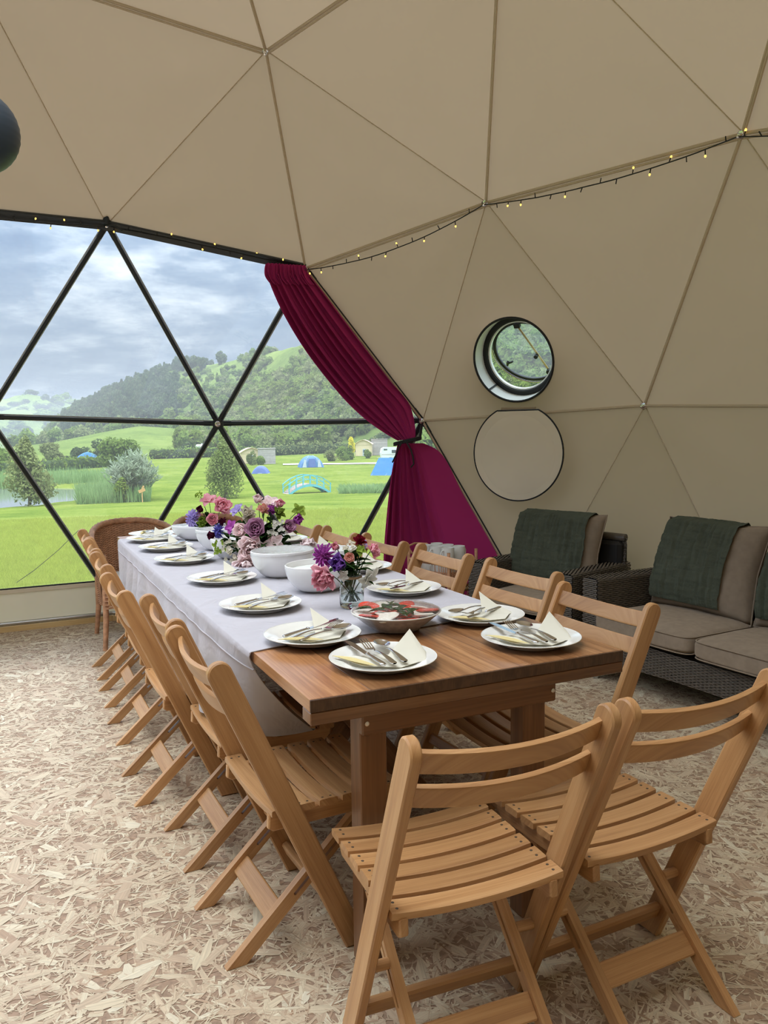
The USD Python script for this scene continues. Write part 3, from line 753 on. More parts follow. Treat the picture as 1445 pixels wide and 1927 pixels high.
# clamp with a lens-like eye where the lights cross the top hub
d8 = -(HV[8] - cen) / R
obj('clamp', bar(HV[8] + d8 * 0.03 + (0, 0, 0.0), HV[8] + d8 * 0.03 + (0, 0, 0.075), 0.040, 0.026, (1, 0, 0), 0.006), 'black', win)
tb8 = np.linspace(0, 1, 10)[:, None]
obj('cable_tie', tube(HV[8] + d8 * 0.045 + np.array([-0.02, 0, 0.0]) + tb8 * np.array([0.14, -0.02, -0.035]) + np.sin(tb8 * pi) * np.array([0, 0, 0.02]), 0.006, 6), 'black', win, smooth=True)

# ------------------------------------------------------------------ round window in the canvas
rw = tag(UsdGeom.Xform.Define(stage, '/World/window_2').GetPrim(), kind='structure')
def onw(m, off=0.0): return to_axes(m, wex, wey, wn, WC + wn * off)
obj('trim', onw(tube(circ(WR, 64), 0.0075, 8, True), -0.002), 'rubber', rw, smooth=True)
obj('reveal', onw(lathe([(WR, 0.0), (WR - 0.004, 0.05), (WR - 0.010, 0.135), (WR - 0.006, 0.137), (WR + 0.001, 0.05), (WR + 0.004, 0.0)], 72)), 'white_plastic', rw, smooth=30)
sx_ = WR * 0.68
obj('reveal_seam', onw(bar((sx_ * 1.04, -sx_, 0.0), (sx_, -sx_ * 0.96, 0.135), 0.012, 0.006, (1, 1, 0), 0.001)), 'rubber', rw)
obj('frame', onw(lathe([(WR - 0.002, 0.118), (WR - 0.040, 0.112), (WR - 0.046, 0.125), (WR - 0.044, 0.150), (WR - 0.002, 0.155), (WR - 0.002, 0.118)], 72)), 'rubber', rw, smooth=30)
obj('frame_liner', onw(lathe([(WR - 0.046, 0.120), (WR - 0.054, 0.124), (WR - 0.054, 0.150), (WR - 0.046, 0.152)], 72)), 'white_plastic', rw, smooth=30)
# the tinted sash is hinged at the top and stands open outwards
op = math.radians(24)
ps = WR - 0.030
sash_y = np.cross(wn, wex)
hinge = WC + wn * 0.165 + sash_y * (WR - 0.05)
sy_ax = sash_y * math.cos(op) - wn * math.sin(op)
sz_ax = np.cross(wex, sy_ax)
if sz_ax @ wn < 0: sz_ax = -sz_ax
def onsash(m): return to_axes(m, wex, sy_ax, np.cross(wex, sy_ax), hinge - sy_ax * ps)
obj('sash_rim', onsash(lathe([(ps, -0.012), (ps + 0.008, 0), (ps, 0.012), (ps - 0.016, 0.010), (ps - 0.018, -0.010), (ps, -0.012)], 72)), 'rubber', rw, smooth=30)
obj('sash_liner', onsash(tube(circ(ps + 0.014, 72, -0.006), 0.006, 6, True)), 'chrome', rw, smooth=True)
obj('glass', onsash(lathe([(0, 0.0), (ps * 0.5, 0.004), (ps - 0.010, 0.0)], 64)), 'round_glass', rw, smooth=True)
obj('strap', onsash(cat(bar((0.01, ps - 0.02, -0.022), (-0.12, -ps * 0.62, -0.030), 0.014, 0.006, (1, 0, 0)))), 'brass', rw)
obj('strap_pivot', onsash(cat(moved(lathe([(0, -.02), (.018, -.02), (.020, .0), (.014, .014), (0, .016)], 16), (-0.12, -ps * 0.62, -0.03)), moved(lathe([(0, -.02), (.014, -.02), (.014, .0), (0, .012)], 12), (-0.062, -0.02, -0.03)), moved(bx(.04, .03, .03), (0.01, ps - 0.02, -0.022)))), 'rubber', rw)
obj('latch', onsash(cat(bar((ps * 0.72, -ps * 0.40, -0.01), (ps * 0.72 - 0.03, -ps * 0.40 + 0.055, -0.05), 0.018, 0.014), bar((ps * 0.72 - 0.02, -ps * 0.40 + 0.03, -0.03), (ps * 0.72 - 0.065, -ps * 0.40 + 0.055, -0.05), 0.014, 0.012))), 'rubber', rw)

# round padded cover hanging open below the window
cvh = np.array([wn[0], wn[1], 0]); cvh /= np.linalg.norm(cvh)
cvx = np.cross((0, 0, 1.0), cvh)
cc = np.array([1.430, 3.245, 1.500]) - np.array([0, 0, 0.305])
rwc = thing('window_cover', 'round beige padded window cover with black piping hanging below the round window', 'cover', cc)
def cv_poly(r): return Point(0, 0).buffer(r, 48).intersection(sbox(-1, -1, 1, 0.275))
def oncv(m): return to_axes(m, cvx, np.array([0, 0, 1.0]), -cvh * -1.0 if False else np.cross(cvx, (0, 0, 1.0)))
cvr = 0.308
obj('disc', oncv(moved(extr(cv_poly(cvr), 0.03), (0, 0, -0.015))), 'canvas_light', rwc, smooth=30)
fz = np.sign(np.cross(cvx, (0, 0, 1.0)) @ -cvh)
obj('centre_pad', oncv(moved(lathe([(0, 0.010 * fz), (0.20, 0.007 * fz), (0.255, 0.001 * fz), (0.262, -0.004 * fz)], 64), (0, -0.012, 0.016 * fz))), 'canvas_light', rwc, smooth=True)
obj('edge_piping', oncv(tube(np.array(cv_poly(cvr + 0.002).exterior.coords)[:-1] @ np.array([[1, 0, 0], [0, 1, 0]]) + np.array([0, 0, 0.012 * fz]), 0.0055, 7, True)), 'rubber', rwc, smooth=True)
obj('hanging_tab', bar((-0.12 * cvx[0], -0.12 * cvx[1], 0.28), (0.12 * cvx[0], 0.12 * cvx[1], 0.283), 0.03, 0.01), 'canvas', rwc)

# ------------------------------------------------------------------ dining table (local x across, y along)
TC = np.array([0.970128, -0.38096]); TN = np.array([0.822948, 0.568117]); TU = np.array([-0.568117, 0.822948])
TW, TL, TH, TRZ = 0.8914, 3.331, 0.74, math.degrees(math.atan2(0.568117, 0.822948))
def tp(s, t, z=TH): q = TC + TN * s + TU * t; return (q[0], q[1], z)
table = thing('dining_table', 'long dark wooden plank dining table running from the foreground to the window', 'table', tp(0, 0, 0), TRZ)
npl = 6; pw = TW / npl
for i in range(npl):
    obj('plank', bx(pw - 0.0004, TL - 0.012, 0.030, (pw * (i + .5), TL / 2, TH - 0.015), 0.0008), 'table_wood', table, grain=(0, 1, 0))
for t in (0.003, TL - 0.003):
    obj('end_grain', bx(TW, 0.006, 0.0296, (TW / 2, t, TH - 0.0152), 0.0012), 'end_grain', table, grain=(0, 0, 1))
obj('end_batten', bx(TW, 0.055, 0.030, (TW / 2, 0.0285, TH - 0.0455), 0.002), 'table_wood', table, grain=(1, 0, 0))
obj('end_batten', bx(TW, 0.055, 0.030, (TW / 2, TL - 0.0285, TH - 0.0455), 0.002), 'table_wood', table, grain=(1, 0, 0))
for s in (0.10, TW - 0.10):
    obj('side_rail', bx(0.03, TL - 0.5, 0.07, (s, TL / 2, TH - 0.065), 0.003), 'table_leg', table, grain=(0, 1, 0))
for t in (0.075, TL - 0.12):
    cr = obj('cross_rail', bx(0.565, 0.034, 0.068, (0.4305, t - 0.003, TH - 0.0945), 0.004), 'table_leg', table, grain=(1, 0, 0))
    for s in (0.160, 0.701):
        obj('bolt', moved(lathe([(0, 0), (0.006, 0), (0.006, 0.002), (0.0035, 0.003), (0, 0.003)], 10), (s + 0.0, t - 0.020, TH - 0.098), rx=pi / 2), 'chrome', cr, smooth=False)
    for s in (0.192, 0.667):
        obj('leg', bx(0.072, 0.062, TH - 0.06, (s, t + 0.045, (TH - 0.06) / 2), 0.003), 'table_leg', table, grain=(0, 0, 1))
for t in (0.80, 2.30):
    obj('trestle_brace', bar((0.22, t, 0.66), (0.72, t, 0.02), 0.075, 0.035, (1, 0, 1), 0.003), 'table_leg', table, grain=(0.5, 0, -0.64))
    obj('trestle_brace', bar((0.67, t + 0.037, 0.66), (0.17, t + 0.037, 0.02), 0.075, 0.035, (1, 0, -1), 0.003), 'table_leg', table, grain=(-0.5, 0, -0.64))

# ------------------------------------------------------------------ folding chairs (local y forward)
def build_chair(label, group, loc, rz):
    c = thing('folding_chair', label, 'folding chair', loc, rz, group)
    top, foot = np.array([-0.300, 0.800]), np.array([0.055, 0.0])
    d = (foot - top) / np.linalg.norm(foot - top)
    line = LineString([top + d * 0.030, foot + d * 0.12]).buffer(0.0295, cap_style='round', quad_segs=8)
    post = line.intersection(sbox(-1, 0.0005, 1, 1))
    ex = np.array([0, 1.0, 0]); ez = np.array([0, 0, 1.0])
    def side(poly, x0, w):
        m = extr(poly, w)
        return to_axes(m, ex, ez, (1.0, 0, 0), (x0, 0, 0))
    def rounded_side(poly, x0, w, ch=0.003):
        return cat(side(poly.buffer(-ch), x0, w), side(poly, x0 + ch, w - 2 * ch))
    def loft(poly, x0, w, ch=0.0035):
        """Extrusion along x with chamfered edges."""
        o = np.array(poly.exterior.coords)[:-1]
        if Polygon(o).exterior.is_ccw is False: o = o[::-1]
        cn = len(o)
        prv, nxt = np.roll(o, 1, 0), np.roll(o, -1, 0)
        e1 = o - prv; e2 = nxt - o
        n1 = np.stack([-e1[:, 1], e1[:, 0]], 1); n1 /= np.maximum(np.linalg.norm(n1, axis=1, keepdims=True), 1e-9)
        n2 = np.stack([-e2[:, 1], e2[:, 0]], 1); n2 /= np.maximum(np.linalg.norm(n2, axis=1, keepdims=True), 1e-9)
        nn = n1 + n2; nn /= np.maximum((nn * n1).sum(1, keepdims=True), 0.4)
        inner = o + nn * ch
        rings = [(x0, inner), (x0 + ch, o), (x0 + w - ch, o), (x0 + w, inner)]
        V = np.vstack([np.stack([np.full(cn, x), p[:, 0], p[:, 1]], 1) for x, p in rings])
        F = []
        for r_ in range(3):
            for i in range(cn):
                j = (i + 1) % cn
                F.append((r_ * cn + i, r_ * cn + j, (r_ + 1) * cn + j)); F.append((r_ * cn + i, (r_ + 1) * cn + j, (r_ + 1) * cn + i))
        cv, cf = trimesh.creation.triangulate_polygon(Polygon(inner), engine='earcut')
        k = len(V)
        V = np.vstack([V, np.stack([np.full(len(cv), x0), cv[:, 0], cv[:, 1]], 1), np.stack([np.full(len(cv), x0 + w), cv[:, 0], cv[:, 1]], 1)])
        F = np.vstack([np.array(F), cf[:, ::-1] + k, cf + k + len(cv)])
        m = tm(V, F); m.fix_normals()
        return m
    gd = np.array([0, d[0], d[1]])
    for s in (-1, 1):
        obj('post', loft(post, s * 0.209 - 0.0115, 0.023), 'beech', c, grain=gd)
    f0, f1 = np.array([-0.253, 0.0]), np.array([0.150, 0.372])
    dl = (f1 - f0) / np.linalg.norm(f1 - f0)
    leg = LineString([f0 - dl * 0.05, f1]).buffer(0.0175, cap_style='flat').intersection(sbox(-1, 0.0005, 1, 1))
    slot = LineString([f0 + dl * 0.22, f0 + dl * 0.46]).buffer(0.0042)
    for s in (-1, 1):
        m = side(leg.difference(slot), s * 0.145 - 0.011, 0.022)
        obj('rear_leg', m, 'beech', c, smooth=False, grain=(0, dl[0], dl[1]))
    for s in (-1, 1):
        rail = Polygon([(-0.166, 0.386), (-0.168, 0.352), (-0.156, 0.343), (0.180, 0.343), (0.200, 0.362), (0.203, 0.386)])
        obj('seat_rail', loft(rail, s * 0.172 - 0.010, 0.020), 'beech', c, grain=(0, 1, 0))
    def slat_mesh(y, w):
        def fn(u, v):
            a = v * 2 * pi
            # rounded rectangle cross-section
            cs, sn = np.cos(a), np.sin(a)
            q = 0.28
            yy = np.sign(cs) * np.abs(cs) ** q * w / 2
            zz = np.sign(sn) * np.abs(sn) ** q * 0.009
            x = (u - 0.5) * 0.392
            return np.stack([x, y + yy, 0.394 - 0.014 * (1 - (x / 0.196) ** 2) + zz], -1)
        m = grid(fn, 12, 16)
        b = []
        for iu in (0, 12):
            ids = iu * 17 + np.arange(16)
            for q in range(1, 15):
                b.append((ids[0], ids[q], ids[q + 1]) if iu == 12 else (ids[0], ids[q + 1], ids[q]))
        return tm(m.vertices, np.vstack([m.faces, b]))
    for i in range(6):
        y = 0.182 - i * 0.0640
        sl = obj('slat', slat_mesh(y, 0.051), 'beech', c, smooth=35, grain=(1, 0, 0))
        for sx in (-1, 1):
            for dy in (-0.011, 0.011):
                obj('screw', moved(lathe([(0.0036, 0), (0.0034, 0.0006), (0, 0.0007)], 8), (sx * 0.180, y + dy, 0.394 + 0.009 - 0.014 * (1 - (0.180 / 0.196) ** 2) - 0.0002)), 'beech_screw', sl, smooth=False)
    px = np.array([-d[1], d[0]])       # across the post, towards the front
    if px[0] < 0: px = -px
    for s0 in (0.060, 0.145):
        def fn(u, v, s0=s0):
            a = v * 2 * pi
            cs, sn = np.cos(a), np.sin(a)
            al = np.sign(cs) * np.abs(cs) ** 0.3 * 0.0255
            th = np.sign(sn) * np.abs(sn) ** 0.3 * 0.0075
            x = (u - 0.5) * 0.400
            bow = -0.030 * (1 - (x / 0.2) ** 2) + 0.008
            yy = top[0] + d[0] * (s0 + al) + px[0] * (th + bow); zz = top[1] + d[1] * (s0 + al) + px[1] * (th + bow)
            return np.stack([x, yy, zz], -1)
        obj('back_rail', grid(fn, 14, 16), 'beech', c, smooth=35, grain=(1, 0, 0))
    z = 0.080; y = foot[0] - d[0] / -d[1] * z * 1.0
    y = top[0] + d[0] * (0.8 - z) / -d[1]
    obj('front_bar', bar((-0.2, y, z), (0.2, y, z), 0.042, 0.022, (0, d[0], d[1]), 0.006), 'beech', c, grain=(1, 0, 0))
    q = f0 + dl * 0.15
    obj('rear_bar', bar((-0.135, q[0], q[1]), (0.135, q[0], q[1]), 0.056, 0.012, (0, dl[0], dl[1]), 0.003), 'beech', c, grain=(1, 0, 0))
    q = f0 + dl * 0.455
    obj('rod', tube([(-0.16, q[0], q[1]), (0.16, q[0], q[1])], 0.0032, 8), 'cord', c, smooth=True)
    zz = 0.211; yy = -0.039
    for s in (-1, 1):
        obj('dowel', tube([(s * 0.155, yy, zz), (s * 0.199, yy, zz)], 0.012, 14), 'beech', c, grain=(1, 0, 0))
    return c
CH = [('L1', 0.839, 0.019, 37.3), ('L2', 0.558, 0.428, 36.0), ('L3', 0.202, 0.818, 36.1), ('L4', -0.143, 1.345, 35.1), ('L5', -0.433, 1.788, 34.1), ('L6', -0.703, 2.204, 34.4),
      ('R6', 1.472, 0.457, 215.5), ('R5', 1.216, 0.979, 218.3), ('R4', 0.857, 1.422, 216.2), ('R3', 0.518, 1.809, 216.7), ('R2', 0.208, 2.142, 214.2), ('R1', -0.085, 2.515, 213.5),
      ('N1', 1.267, -0.369, 121.3), ('N2', 1.636, -0.113, 126.0)]
ordw = ['nearest', 'second nearest', 'third nearest', 'fourth nearest', 'fifth nearest', 'farthest']
chair0 = None
for nm, x, y, th in CH:
    side_ = nm[0]
    if side_ == 'N':
        lab = ['slatted beech folding chair at the near table end, left of the two, seen from behind', 'slatted beech folding chair at the near table end, cut off by the right picture edge'][int(nm[1]) - 1]
        g = 'chairs at the near table end'
    elif side_ == 'L':
        lab = f"{ordw[int(nm[1]) - 1]} beech folding chair in the row along the left side of the table"; g = 'chairs along the left side'
    else:
        lab = f"{ordw[6 - int(nm[1])]} beech folding chair in the row along the right side of the table"; g = 'chairs along the right side'
    if chair0 is None:
        chair0 = build_chair(lab, g, (x, y, 0.001), th - 90)
    else:
        dup(chair0, lab, (x, y, 0.001), th - 90, g)

# ------------------------------------------------------------------ far-end wicker armchairs (local y forward)
def build_wicker(label, loc, rz):
    c = thing('wicker_armchair', label, 'wicker armchair', loc, rz, 'wicker armchairs at the far table end')
    def rim(u):                              # from the right arm front, round the back, to the left arm front
        a = (u - 0.5) * pi * 1.22
        x = 0.250 * np.sign(np.sin(a)) * np.abs(np.sin(a)) ** 0.85
        y = -0.30 * np.cos(a) + 0.03
        hgt = 0.56 + 0.195 * np.clip(np.cos(a * 0.86), 0, 1) ** 0.42
        return -x, y, hgt
    def shell(u, v):
        x, y, h = rim(u)
        z = 0.26 + (h - 0.26) * v
        fl_ = 1.0 + 0.10 * (v - 0.4)
        return np.stack([x * fl_, y * fl_ - 0.05 * v, z], -1)
    obj('woven_back', weave(shell, 52, 64, 0.0032, 0.95), 'wicker', c, smooth=False, kind='stuff')
    obj('back_lining', grid(lambda u, v: shell(u, v), 40, 8), 'wicker_back', c, smooth=True)
    us = np.linspace(0, 1, 60)
    rm = shell(us, np.ones(60))
    obj('rolled_rim', tube(rm, 0.020 + 0.0025 * np.sin(us * 190), 8), 'wicker', c, smooth=True)
    obj('seat_deck', moved(lathe([(0, 0.365), (0.22, 0.365), (0.235, 0.375), (0.22, 0.39), (0, 0.39)], 36), (0, 0.0, 0)), 'wicker', c)
    def skirt(u, v):
        x = (u - 0.5) * 0.46
        return np.stack([x, 0.27 + 0 * x, 0.265 + 0.12 * v], -1)
    obj('front_apron', weave(skirt, 24, 10, 0.004, 0.84), 'wicker', c, smooth=False)
    for sx, sy in ((-1, 1), (1, 1), (-1, -1), (1, -1)):
        x0, y0 = sx * 0.225, (0.24 if sy > 0 else -0.20)
        obj('leg', tube([(x0, y0, 0.60 if sy > 0 else 0.40), (x0, y0, 0.2), (x0 * 1.06, y0 + (0 if sy > 0 else -0.07), 0.0)], [0.017, 0.018, 0.015], 10), 'wicker', c, smooth=True)
    return c
def tpx(s, t): q = TC + TN * s + TU * t; return (q[0], q[1], 0.001)
WL = ['natural wicker armchair with rounded back at the far table end, left of the two', 'natural wicker armchair with rounded back at the far table end, behind the flowers']
wk = build_wicker(WL[0], tpx(0.165, 3.80), TRZ + 180)
dup(wk, WL[1], tpx(0.70, 3.82), TRZ + 178)
for i, (s, t, rz) in enumerate([(0.165, 3.80, TRZ + 180), (0.70, 3.82, TRZ + 178)]):
    q = thing('seat_cushion', ['flat white seat cushion on the left wicker armchair', 'flat white seat cushion on the wicker armchair behind the flowers'][i], 'cushion', tpx(s, t)[:2] + (0.392,), rz)
    obj('pad', moved(cushion(0.40, 0.44, 0.045, 0.35, 0.1, 14, 3), (0, 0.03, 0)), 'white_cushion', q, smooth=True)
    obj('seam_piping', tube(np.stack([0.197 * np.sign(np.cos(tb)) * np.abs(np.cos(tb)) ** .4, 0.03 + 0.217 * np.sign(np.sin(tb)) * np.abs(np.sin(tb)) ** .4, 0 * tb + 0.0225], 1), 0.004, 6, True), 'white_cushion', q, smooth=True)

# ------------------------------------------------------------------ dark rattan loveseat and armchair (local x along the front, y to the back)
def arm_weave(x0, w, h, z0, depth, nz):
    """Wraps an arm: up the outer side, over the top, down the inner side."""
    L = (h - z0) * 2 + w
    def f(u, v):                              # u along depth, v around
        s = v * L
        r_ = 0.02
        x = np.where(s < h - z0, 0.0, np.where(s < h - z0 + w, s - (h - z0), w))
        z = np.where(s < h - z0, z0 + s, np.where(s < h - z0 + w, h, h - (s - (h - z0) - w)))
        # soften the corners
        cx = np.clip(np.abs(x - w / 2) - (w / 2 - r_), 0, r_); cz = np.clip(z - (h - r_), 0, r_)
        dd = np.sqrt(cx ** 2 + cz ** 2); k = np.where(dd > r_, r_ / np.maximum(dd, 1e-6), 1.0)
        x2 = w / 2 + np.sign(x - w / 2) * (np.minimum(np.abs(x - w / 2), w / 2 - r_) + cx * k)
        z2 = np.minimum(z, h - r_) + cz * k
        return np.stack([x0 + x2, 0.004 + u * (depth - 0.006), z2], -1)
    return f
def build_lounge(name, label, category, loc, rz, width, depth, arm_h, n_cush, back_h):
    c = thing(name, label, category, loc, rz)
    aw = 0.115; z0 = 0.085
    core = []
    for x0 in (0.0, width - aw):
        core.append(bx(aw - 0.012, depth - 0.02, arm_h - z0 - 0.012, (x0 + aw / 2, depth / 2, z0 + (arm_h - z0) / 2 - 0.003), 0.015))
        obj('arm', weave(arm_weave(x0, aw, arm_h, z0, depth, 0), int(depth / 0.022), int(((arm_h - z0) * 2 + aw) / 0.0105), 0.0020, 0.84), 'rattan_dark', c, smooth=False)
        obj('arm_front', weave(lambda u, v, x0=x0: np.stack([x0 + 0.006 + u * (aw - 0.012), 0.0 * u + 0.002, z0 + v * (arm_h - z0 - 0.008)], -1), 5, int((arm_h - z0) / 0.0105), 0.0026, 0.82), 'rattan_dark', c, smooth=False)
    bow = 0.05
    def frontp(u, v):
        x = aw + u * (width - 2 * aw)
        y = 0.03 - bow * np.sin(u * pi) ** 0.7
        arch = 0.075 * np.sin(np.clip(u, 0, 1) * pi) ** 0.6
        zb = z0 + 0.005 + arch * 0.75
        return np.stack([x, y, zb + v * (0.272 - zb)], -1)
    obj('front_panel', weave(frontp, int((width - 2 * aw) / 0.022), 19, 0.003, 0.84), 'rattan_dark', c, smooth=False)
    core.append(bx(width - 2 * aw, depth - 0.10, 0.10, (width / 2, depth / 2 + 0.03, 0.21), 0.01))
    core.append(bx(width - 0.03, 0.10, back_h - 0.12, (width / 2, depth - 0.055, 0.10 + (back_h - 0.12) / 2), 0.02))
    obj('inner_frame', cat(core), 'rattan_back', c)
    obj('back_panel', weave(lambda u, v: np.stack([width * u, depth - 0.11 + 0 * u + 0.06 * v, 0.28 + v * (back_h - 0.28)], -1), int(width / 0.022), int((back_h - 0.28) / 0.0105), 0.0020, 0.84), 'rattan_dark', c, smooth=False)
    obj('top_rail', tube([(0.01, depth - 0.05, back_h), (width / 2, depth - 0.045, back_h + 0.005), (width - 0.01, depth - 0.05, back_h)], 0.024, 10), 'rattan_dark', c, smooth=True)
    for x in (0.06, width - 0.06):
        for y in (0.05, depth - 0.06):
            obj('leg', tube([(x, y, 0.0), (x, y, 0.11)], 0.016, 14), 'galv', c)
    return c
SO = (1.77, 2.32, 0.001); SRZ = math.degrees(math.atan2(-0.78, 0.62))
AO = (1.13, 2.785, 0.001); ARZ = math.degrees(math.atan2(-0.60, 0.80))
build_lounge('rattan_loveseat', 'dark brown woven rattan loveseat against the canvas wall at the right edge', 'loveseat', SO, SRZ, 1.50, 0.68, 0.555, 2, 0.62)
build_lounge('rattan_armchair', 'dark brown woven rattan armchair under the round window cover', 'rattan armchair', AO, ARZ, 0.74, 0.62, 0.555, 1, 0.70)
def loc2(o, rz, x, y, z):
    a = math.radians(rz); return (o[0] + x * math.cos(a) - y * math.sin(a), o[1] + x * math.sin(a) + y * math.cos(a), z)
def seat_cush(label, o, rz, x, w, d, front):
    q = thing('seat_cushion', label, 'cushion', loc2(o, rz, x, front + d / 2, 0.276), rz)
    obj('pad', cushion(w, d, 0.125, 0.26, 0.30, 26, int(x * 10)), 'taupe', q, smooth=True)
    tt = np.linspace(0, 2 * pi, 90, endpoint=False)
    for z in (0.022, 0.100):
        obj('seam_piping', tube(np.stack([(w / 2 - 0.001) * np.sign(np.cos(tt)) * np.abs(np.cos(tt)) ** .19, (d / 2 - 0.001) * np.sign(np.sin(tt)) * np.abs(np.sin(tt)) ** .19, 0 * tt + z], 1), 0.0035, 6, True), 'taupe', q, smooth=True)
seat_cush('taupe seat cushion at the left end of the rattan loveseat', SO, SRZ, 0.43, 0.615, 0.56, -0.045)
seat_cush('taupe seat cushion at the right end of the rattan loveseat', SO, SRZ, 1.065, 0.615, 0.56, -0.055)
seat_cush('taupe seat cushion on the rattan armchair', AO, ARZ, 0.37, 0.50, 0.50, 0.0)

def pillow(w, h, t, seed=0, n=26):
    u = np.linspace(-1, 1, n)
    U, V_ = np.meshgrid(u, u, indexing='ij')
    th = t / 2 * (np.clip(1 - U ** 4, 0, 1) * np.clip(1 - V_ ** 4, 0, 1)) ** 0.45
    pin = 1 + 0.05 * (np.abs(U * V_)) - 0.035 * ((1 - U ** 2) * V_ ** 2 + (1 - V_ ** 2) * U ** 2)
    X, Z = U * w / 2 * pin, V_ * h / 2 * pin
    wr = 0.012 * (fbm(np.stack([X * 9, Z * 9, 0 * X + seed], -1), 3, seed) - 0.5)
    A = np.stack([X, -th - wr * (th > 0.01), Z + h / 2], -1).reshape(-1, 3); B = np.stack([X, th, Z + h / 2], -1).reshape(-1, 3)
    idx = np.arange(n * n).reshape(n, n)
    F = np.stack([idx[:-1, :-1], idx[1:, :-1], idx[1:, 1:], idx[:-1, 1:]], -1).reshape(-1, 4)
    m = tm(np.vstack([A, B]), np.vstack([F, F[:, ::-1] + n * n])); m.merge_vertices(); m.update_faces(m.nondegenerate_faces())
    return m
def back_cush(label, o, rz, x, y, w, h, lean, z=0.395, t=0.17, seed=1):
    q = thing('back_cushion', label, 'cushion', loc2(o, rz, x, y, z), rz)
    m = moved(pillow(w, h, t, seed), rx=-lean)
    obj('pad', m, 'taupe', q, smooth=True)
    k = np.linspace(0, 2 * pi, 80, endpoint=False)
    ux = np.clip(1.42 * np.cos(k), -1, 1); uz = np.clip(1.42 * np.sin(k), -1, 1)
    pin = 1 + 0.05 * np.abs(ux * uz) - 0.035 * ((1 - ux ** 2) * uz ** 2 + (1 - uz ** 2) * ux ** 2)
    ring_ = np.stack([ux * w / 2 * pin, 0 * ux, uz * h / 2 * pin + h / 2], 1)
    mm = tube(ring_, 0.004, 6, True)
    obj('edge_piping', moved(mm, rx=-lean), 'taupe', q, smooth=True)
    return q
def throw(label, o, rz, x, y, w, h, lean, z, t, drop_f, drop_b, seed, skew=0.0):
    """A crinkled muslin throw over the top edge of a back cushion."""
    q = thing('throw_blanket', label, 'throw', loc2(o, rz, x, y, z), rz)
    Lt = drop_f + drop_b
    def fn(u, v):
        s = v * Lt - drop_b                      # < 0 behind, > 0 down the front
        vz = np.clip(1 - np.abs(s) / (h / 2), -1, 1)
        th = t / 2 * np.clip(1 - vz ** 4, 0, 1) ** 0.45
        yy = np.where(s > 0, -th - 0.010, th + 0.010) * np.clip(np.abs(s) / 0.03, 0, 1)
        zz = h + 0.008 - np.abs(s) + 0.012 * np.exp(-(s / 0.03) ** 2)
        xx = (u - 0.5) * w + skew * s
        P = np.stack([xx, yy, zz], -1)
        Pn = np.stack([xx * 46, zz * 5 + xx * 4, 0 * xx + seed], -1)
        Pm = np.stack([xx * 8, s * 60, 0 * xx + seed + 5], -1)
        cr = 0.030 * (fbm(Pn, 2, seed) - 0.5) + 0.014 * (fbm(Pm, 2, seed + 1) - 0.5) + 0.012 * (fbm(np.stack([xx * 5, zz * 4, 0 * xx], -1), 2, seed + 2) - 0.5)
        P[..., 1] -= np.sign(s + 1e-6) * (cr + 0.006)
        P[..., 0] += 0.008 * (fbm(np.stack([0 * xx, s * 14, (u > .5) * 7.0], -1), 2, seed) - 0.5) * (np.abs(u - 0.5) > 0.4)
        return P
    m = solid(moved(grid(fn, 130, 110), rx=-lean), 0.002)
    obj('muslin', m, 'muslin', q, smooth=True)
LEAN = 0.30
back_cush('taupe back cushion at the left end of the loveseat, under a green throw', SO, SRZ, 0.425, 0.40, 0.60, 0.47, LEAN, 0.392, 0.17, 2)
back_cush('taupe back cushion at the right end of the loveseat', SO, SRZ, 1.06, 0.41, 0.60, 0.47, LEAN, 0.392, 0.17, 3)
throw('dark green crinkled muslin throw over the left loveseat cushion', SO, SRZ, 0.385, 0.40, 0.44, 0.47, LEAN, 0.392, 0.17, 0.45, 0.16, 4, -0.03)
throw('dark green crinkled muslin throw at the right picture edge on the loveseat', SO, SRZ, 1.03, 0.41, 0.46, 0.47, LEAN, 0.392, 0.17, 0.45, 0.16, 6, -0.02)
back_cush('taupe back cushion of the armchair, under a green throw', AO, ARZ, 0.37, 0.355, 0.56, 0.45, 0.26, 0.392, 0.16, 5)
throw('dark green crinkled muslin throw over the rattan armchair back', AO, ARZ, 0.345, 0.355, 0.50, 0.45, 0.26, 0.392, 0.16, 0.42, 0.22, 8, 0.0)

# ------------------------------------------------------------------ plum curtain tied back at the right of the window
def pleated(Lf, Rt, n_pl, amp, nu, nv, ulim=None, phase=0.0, seed=0, power=1.0):
    Lf, Rt = np.asarray(Lf, float), np.asarray(Rt, float)
    from scipy.interpolate import PchipInterpolator
    def curve(P):
        s = np.concatenate([[0], np.cumsum(np.linalg.norm(np.diff(P[:, :3], axis=0), axis=1))]); s /= s[-1]
        return PchipInterpolator(s, P)
    cl, cr_ = curve(Lf), curve(Rt)
    am = PchipInterpolator(np.linspace(0, 1, len(amp)), amp)
    def fn(u, v):
        a, b = cl(v), cr_(v)
        w = (u ** power)[..., None]
        P = a * (1 - w) + b * w
        du = b - a; du /= np.linalg.norm(du, axis=-1, keepdims=True)
        nrm = -(P - cen); nrm /= np.linalg.norm(nrm, axis=-1, keepdims=True)
        ph = u * n_pl * 2 * pi + phase + 1.4 * (fbm(np.stack([u * 5, v * 1.2, 0 * u + seed], -1), 2, seed) - 0.5)
        ul = 1.0 if ulim is None else 1 - sstep((u - ulim) / 0.12)
        A = am(v) * ul * (0.65 + 0.7 * noise(np.stack([u * 6, v * 2, 0 * u + 3], -1), seed))
        wv = np.sin(ph) + 0.35 * np.sin(2.3 * ph + 1.0)
        return P + nrm * (A * wv)[..., None] + du * (0.35 * A * np.cos(ph))[..., None]
    return grid(fn, nu, nv)
C9, G86, P87 = HV[9], HV[86], HV[87]
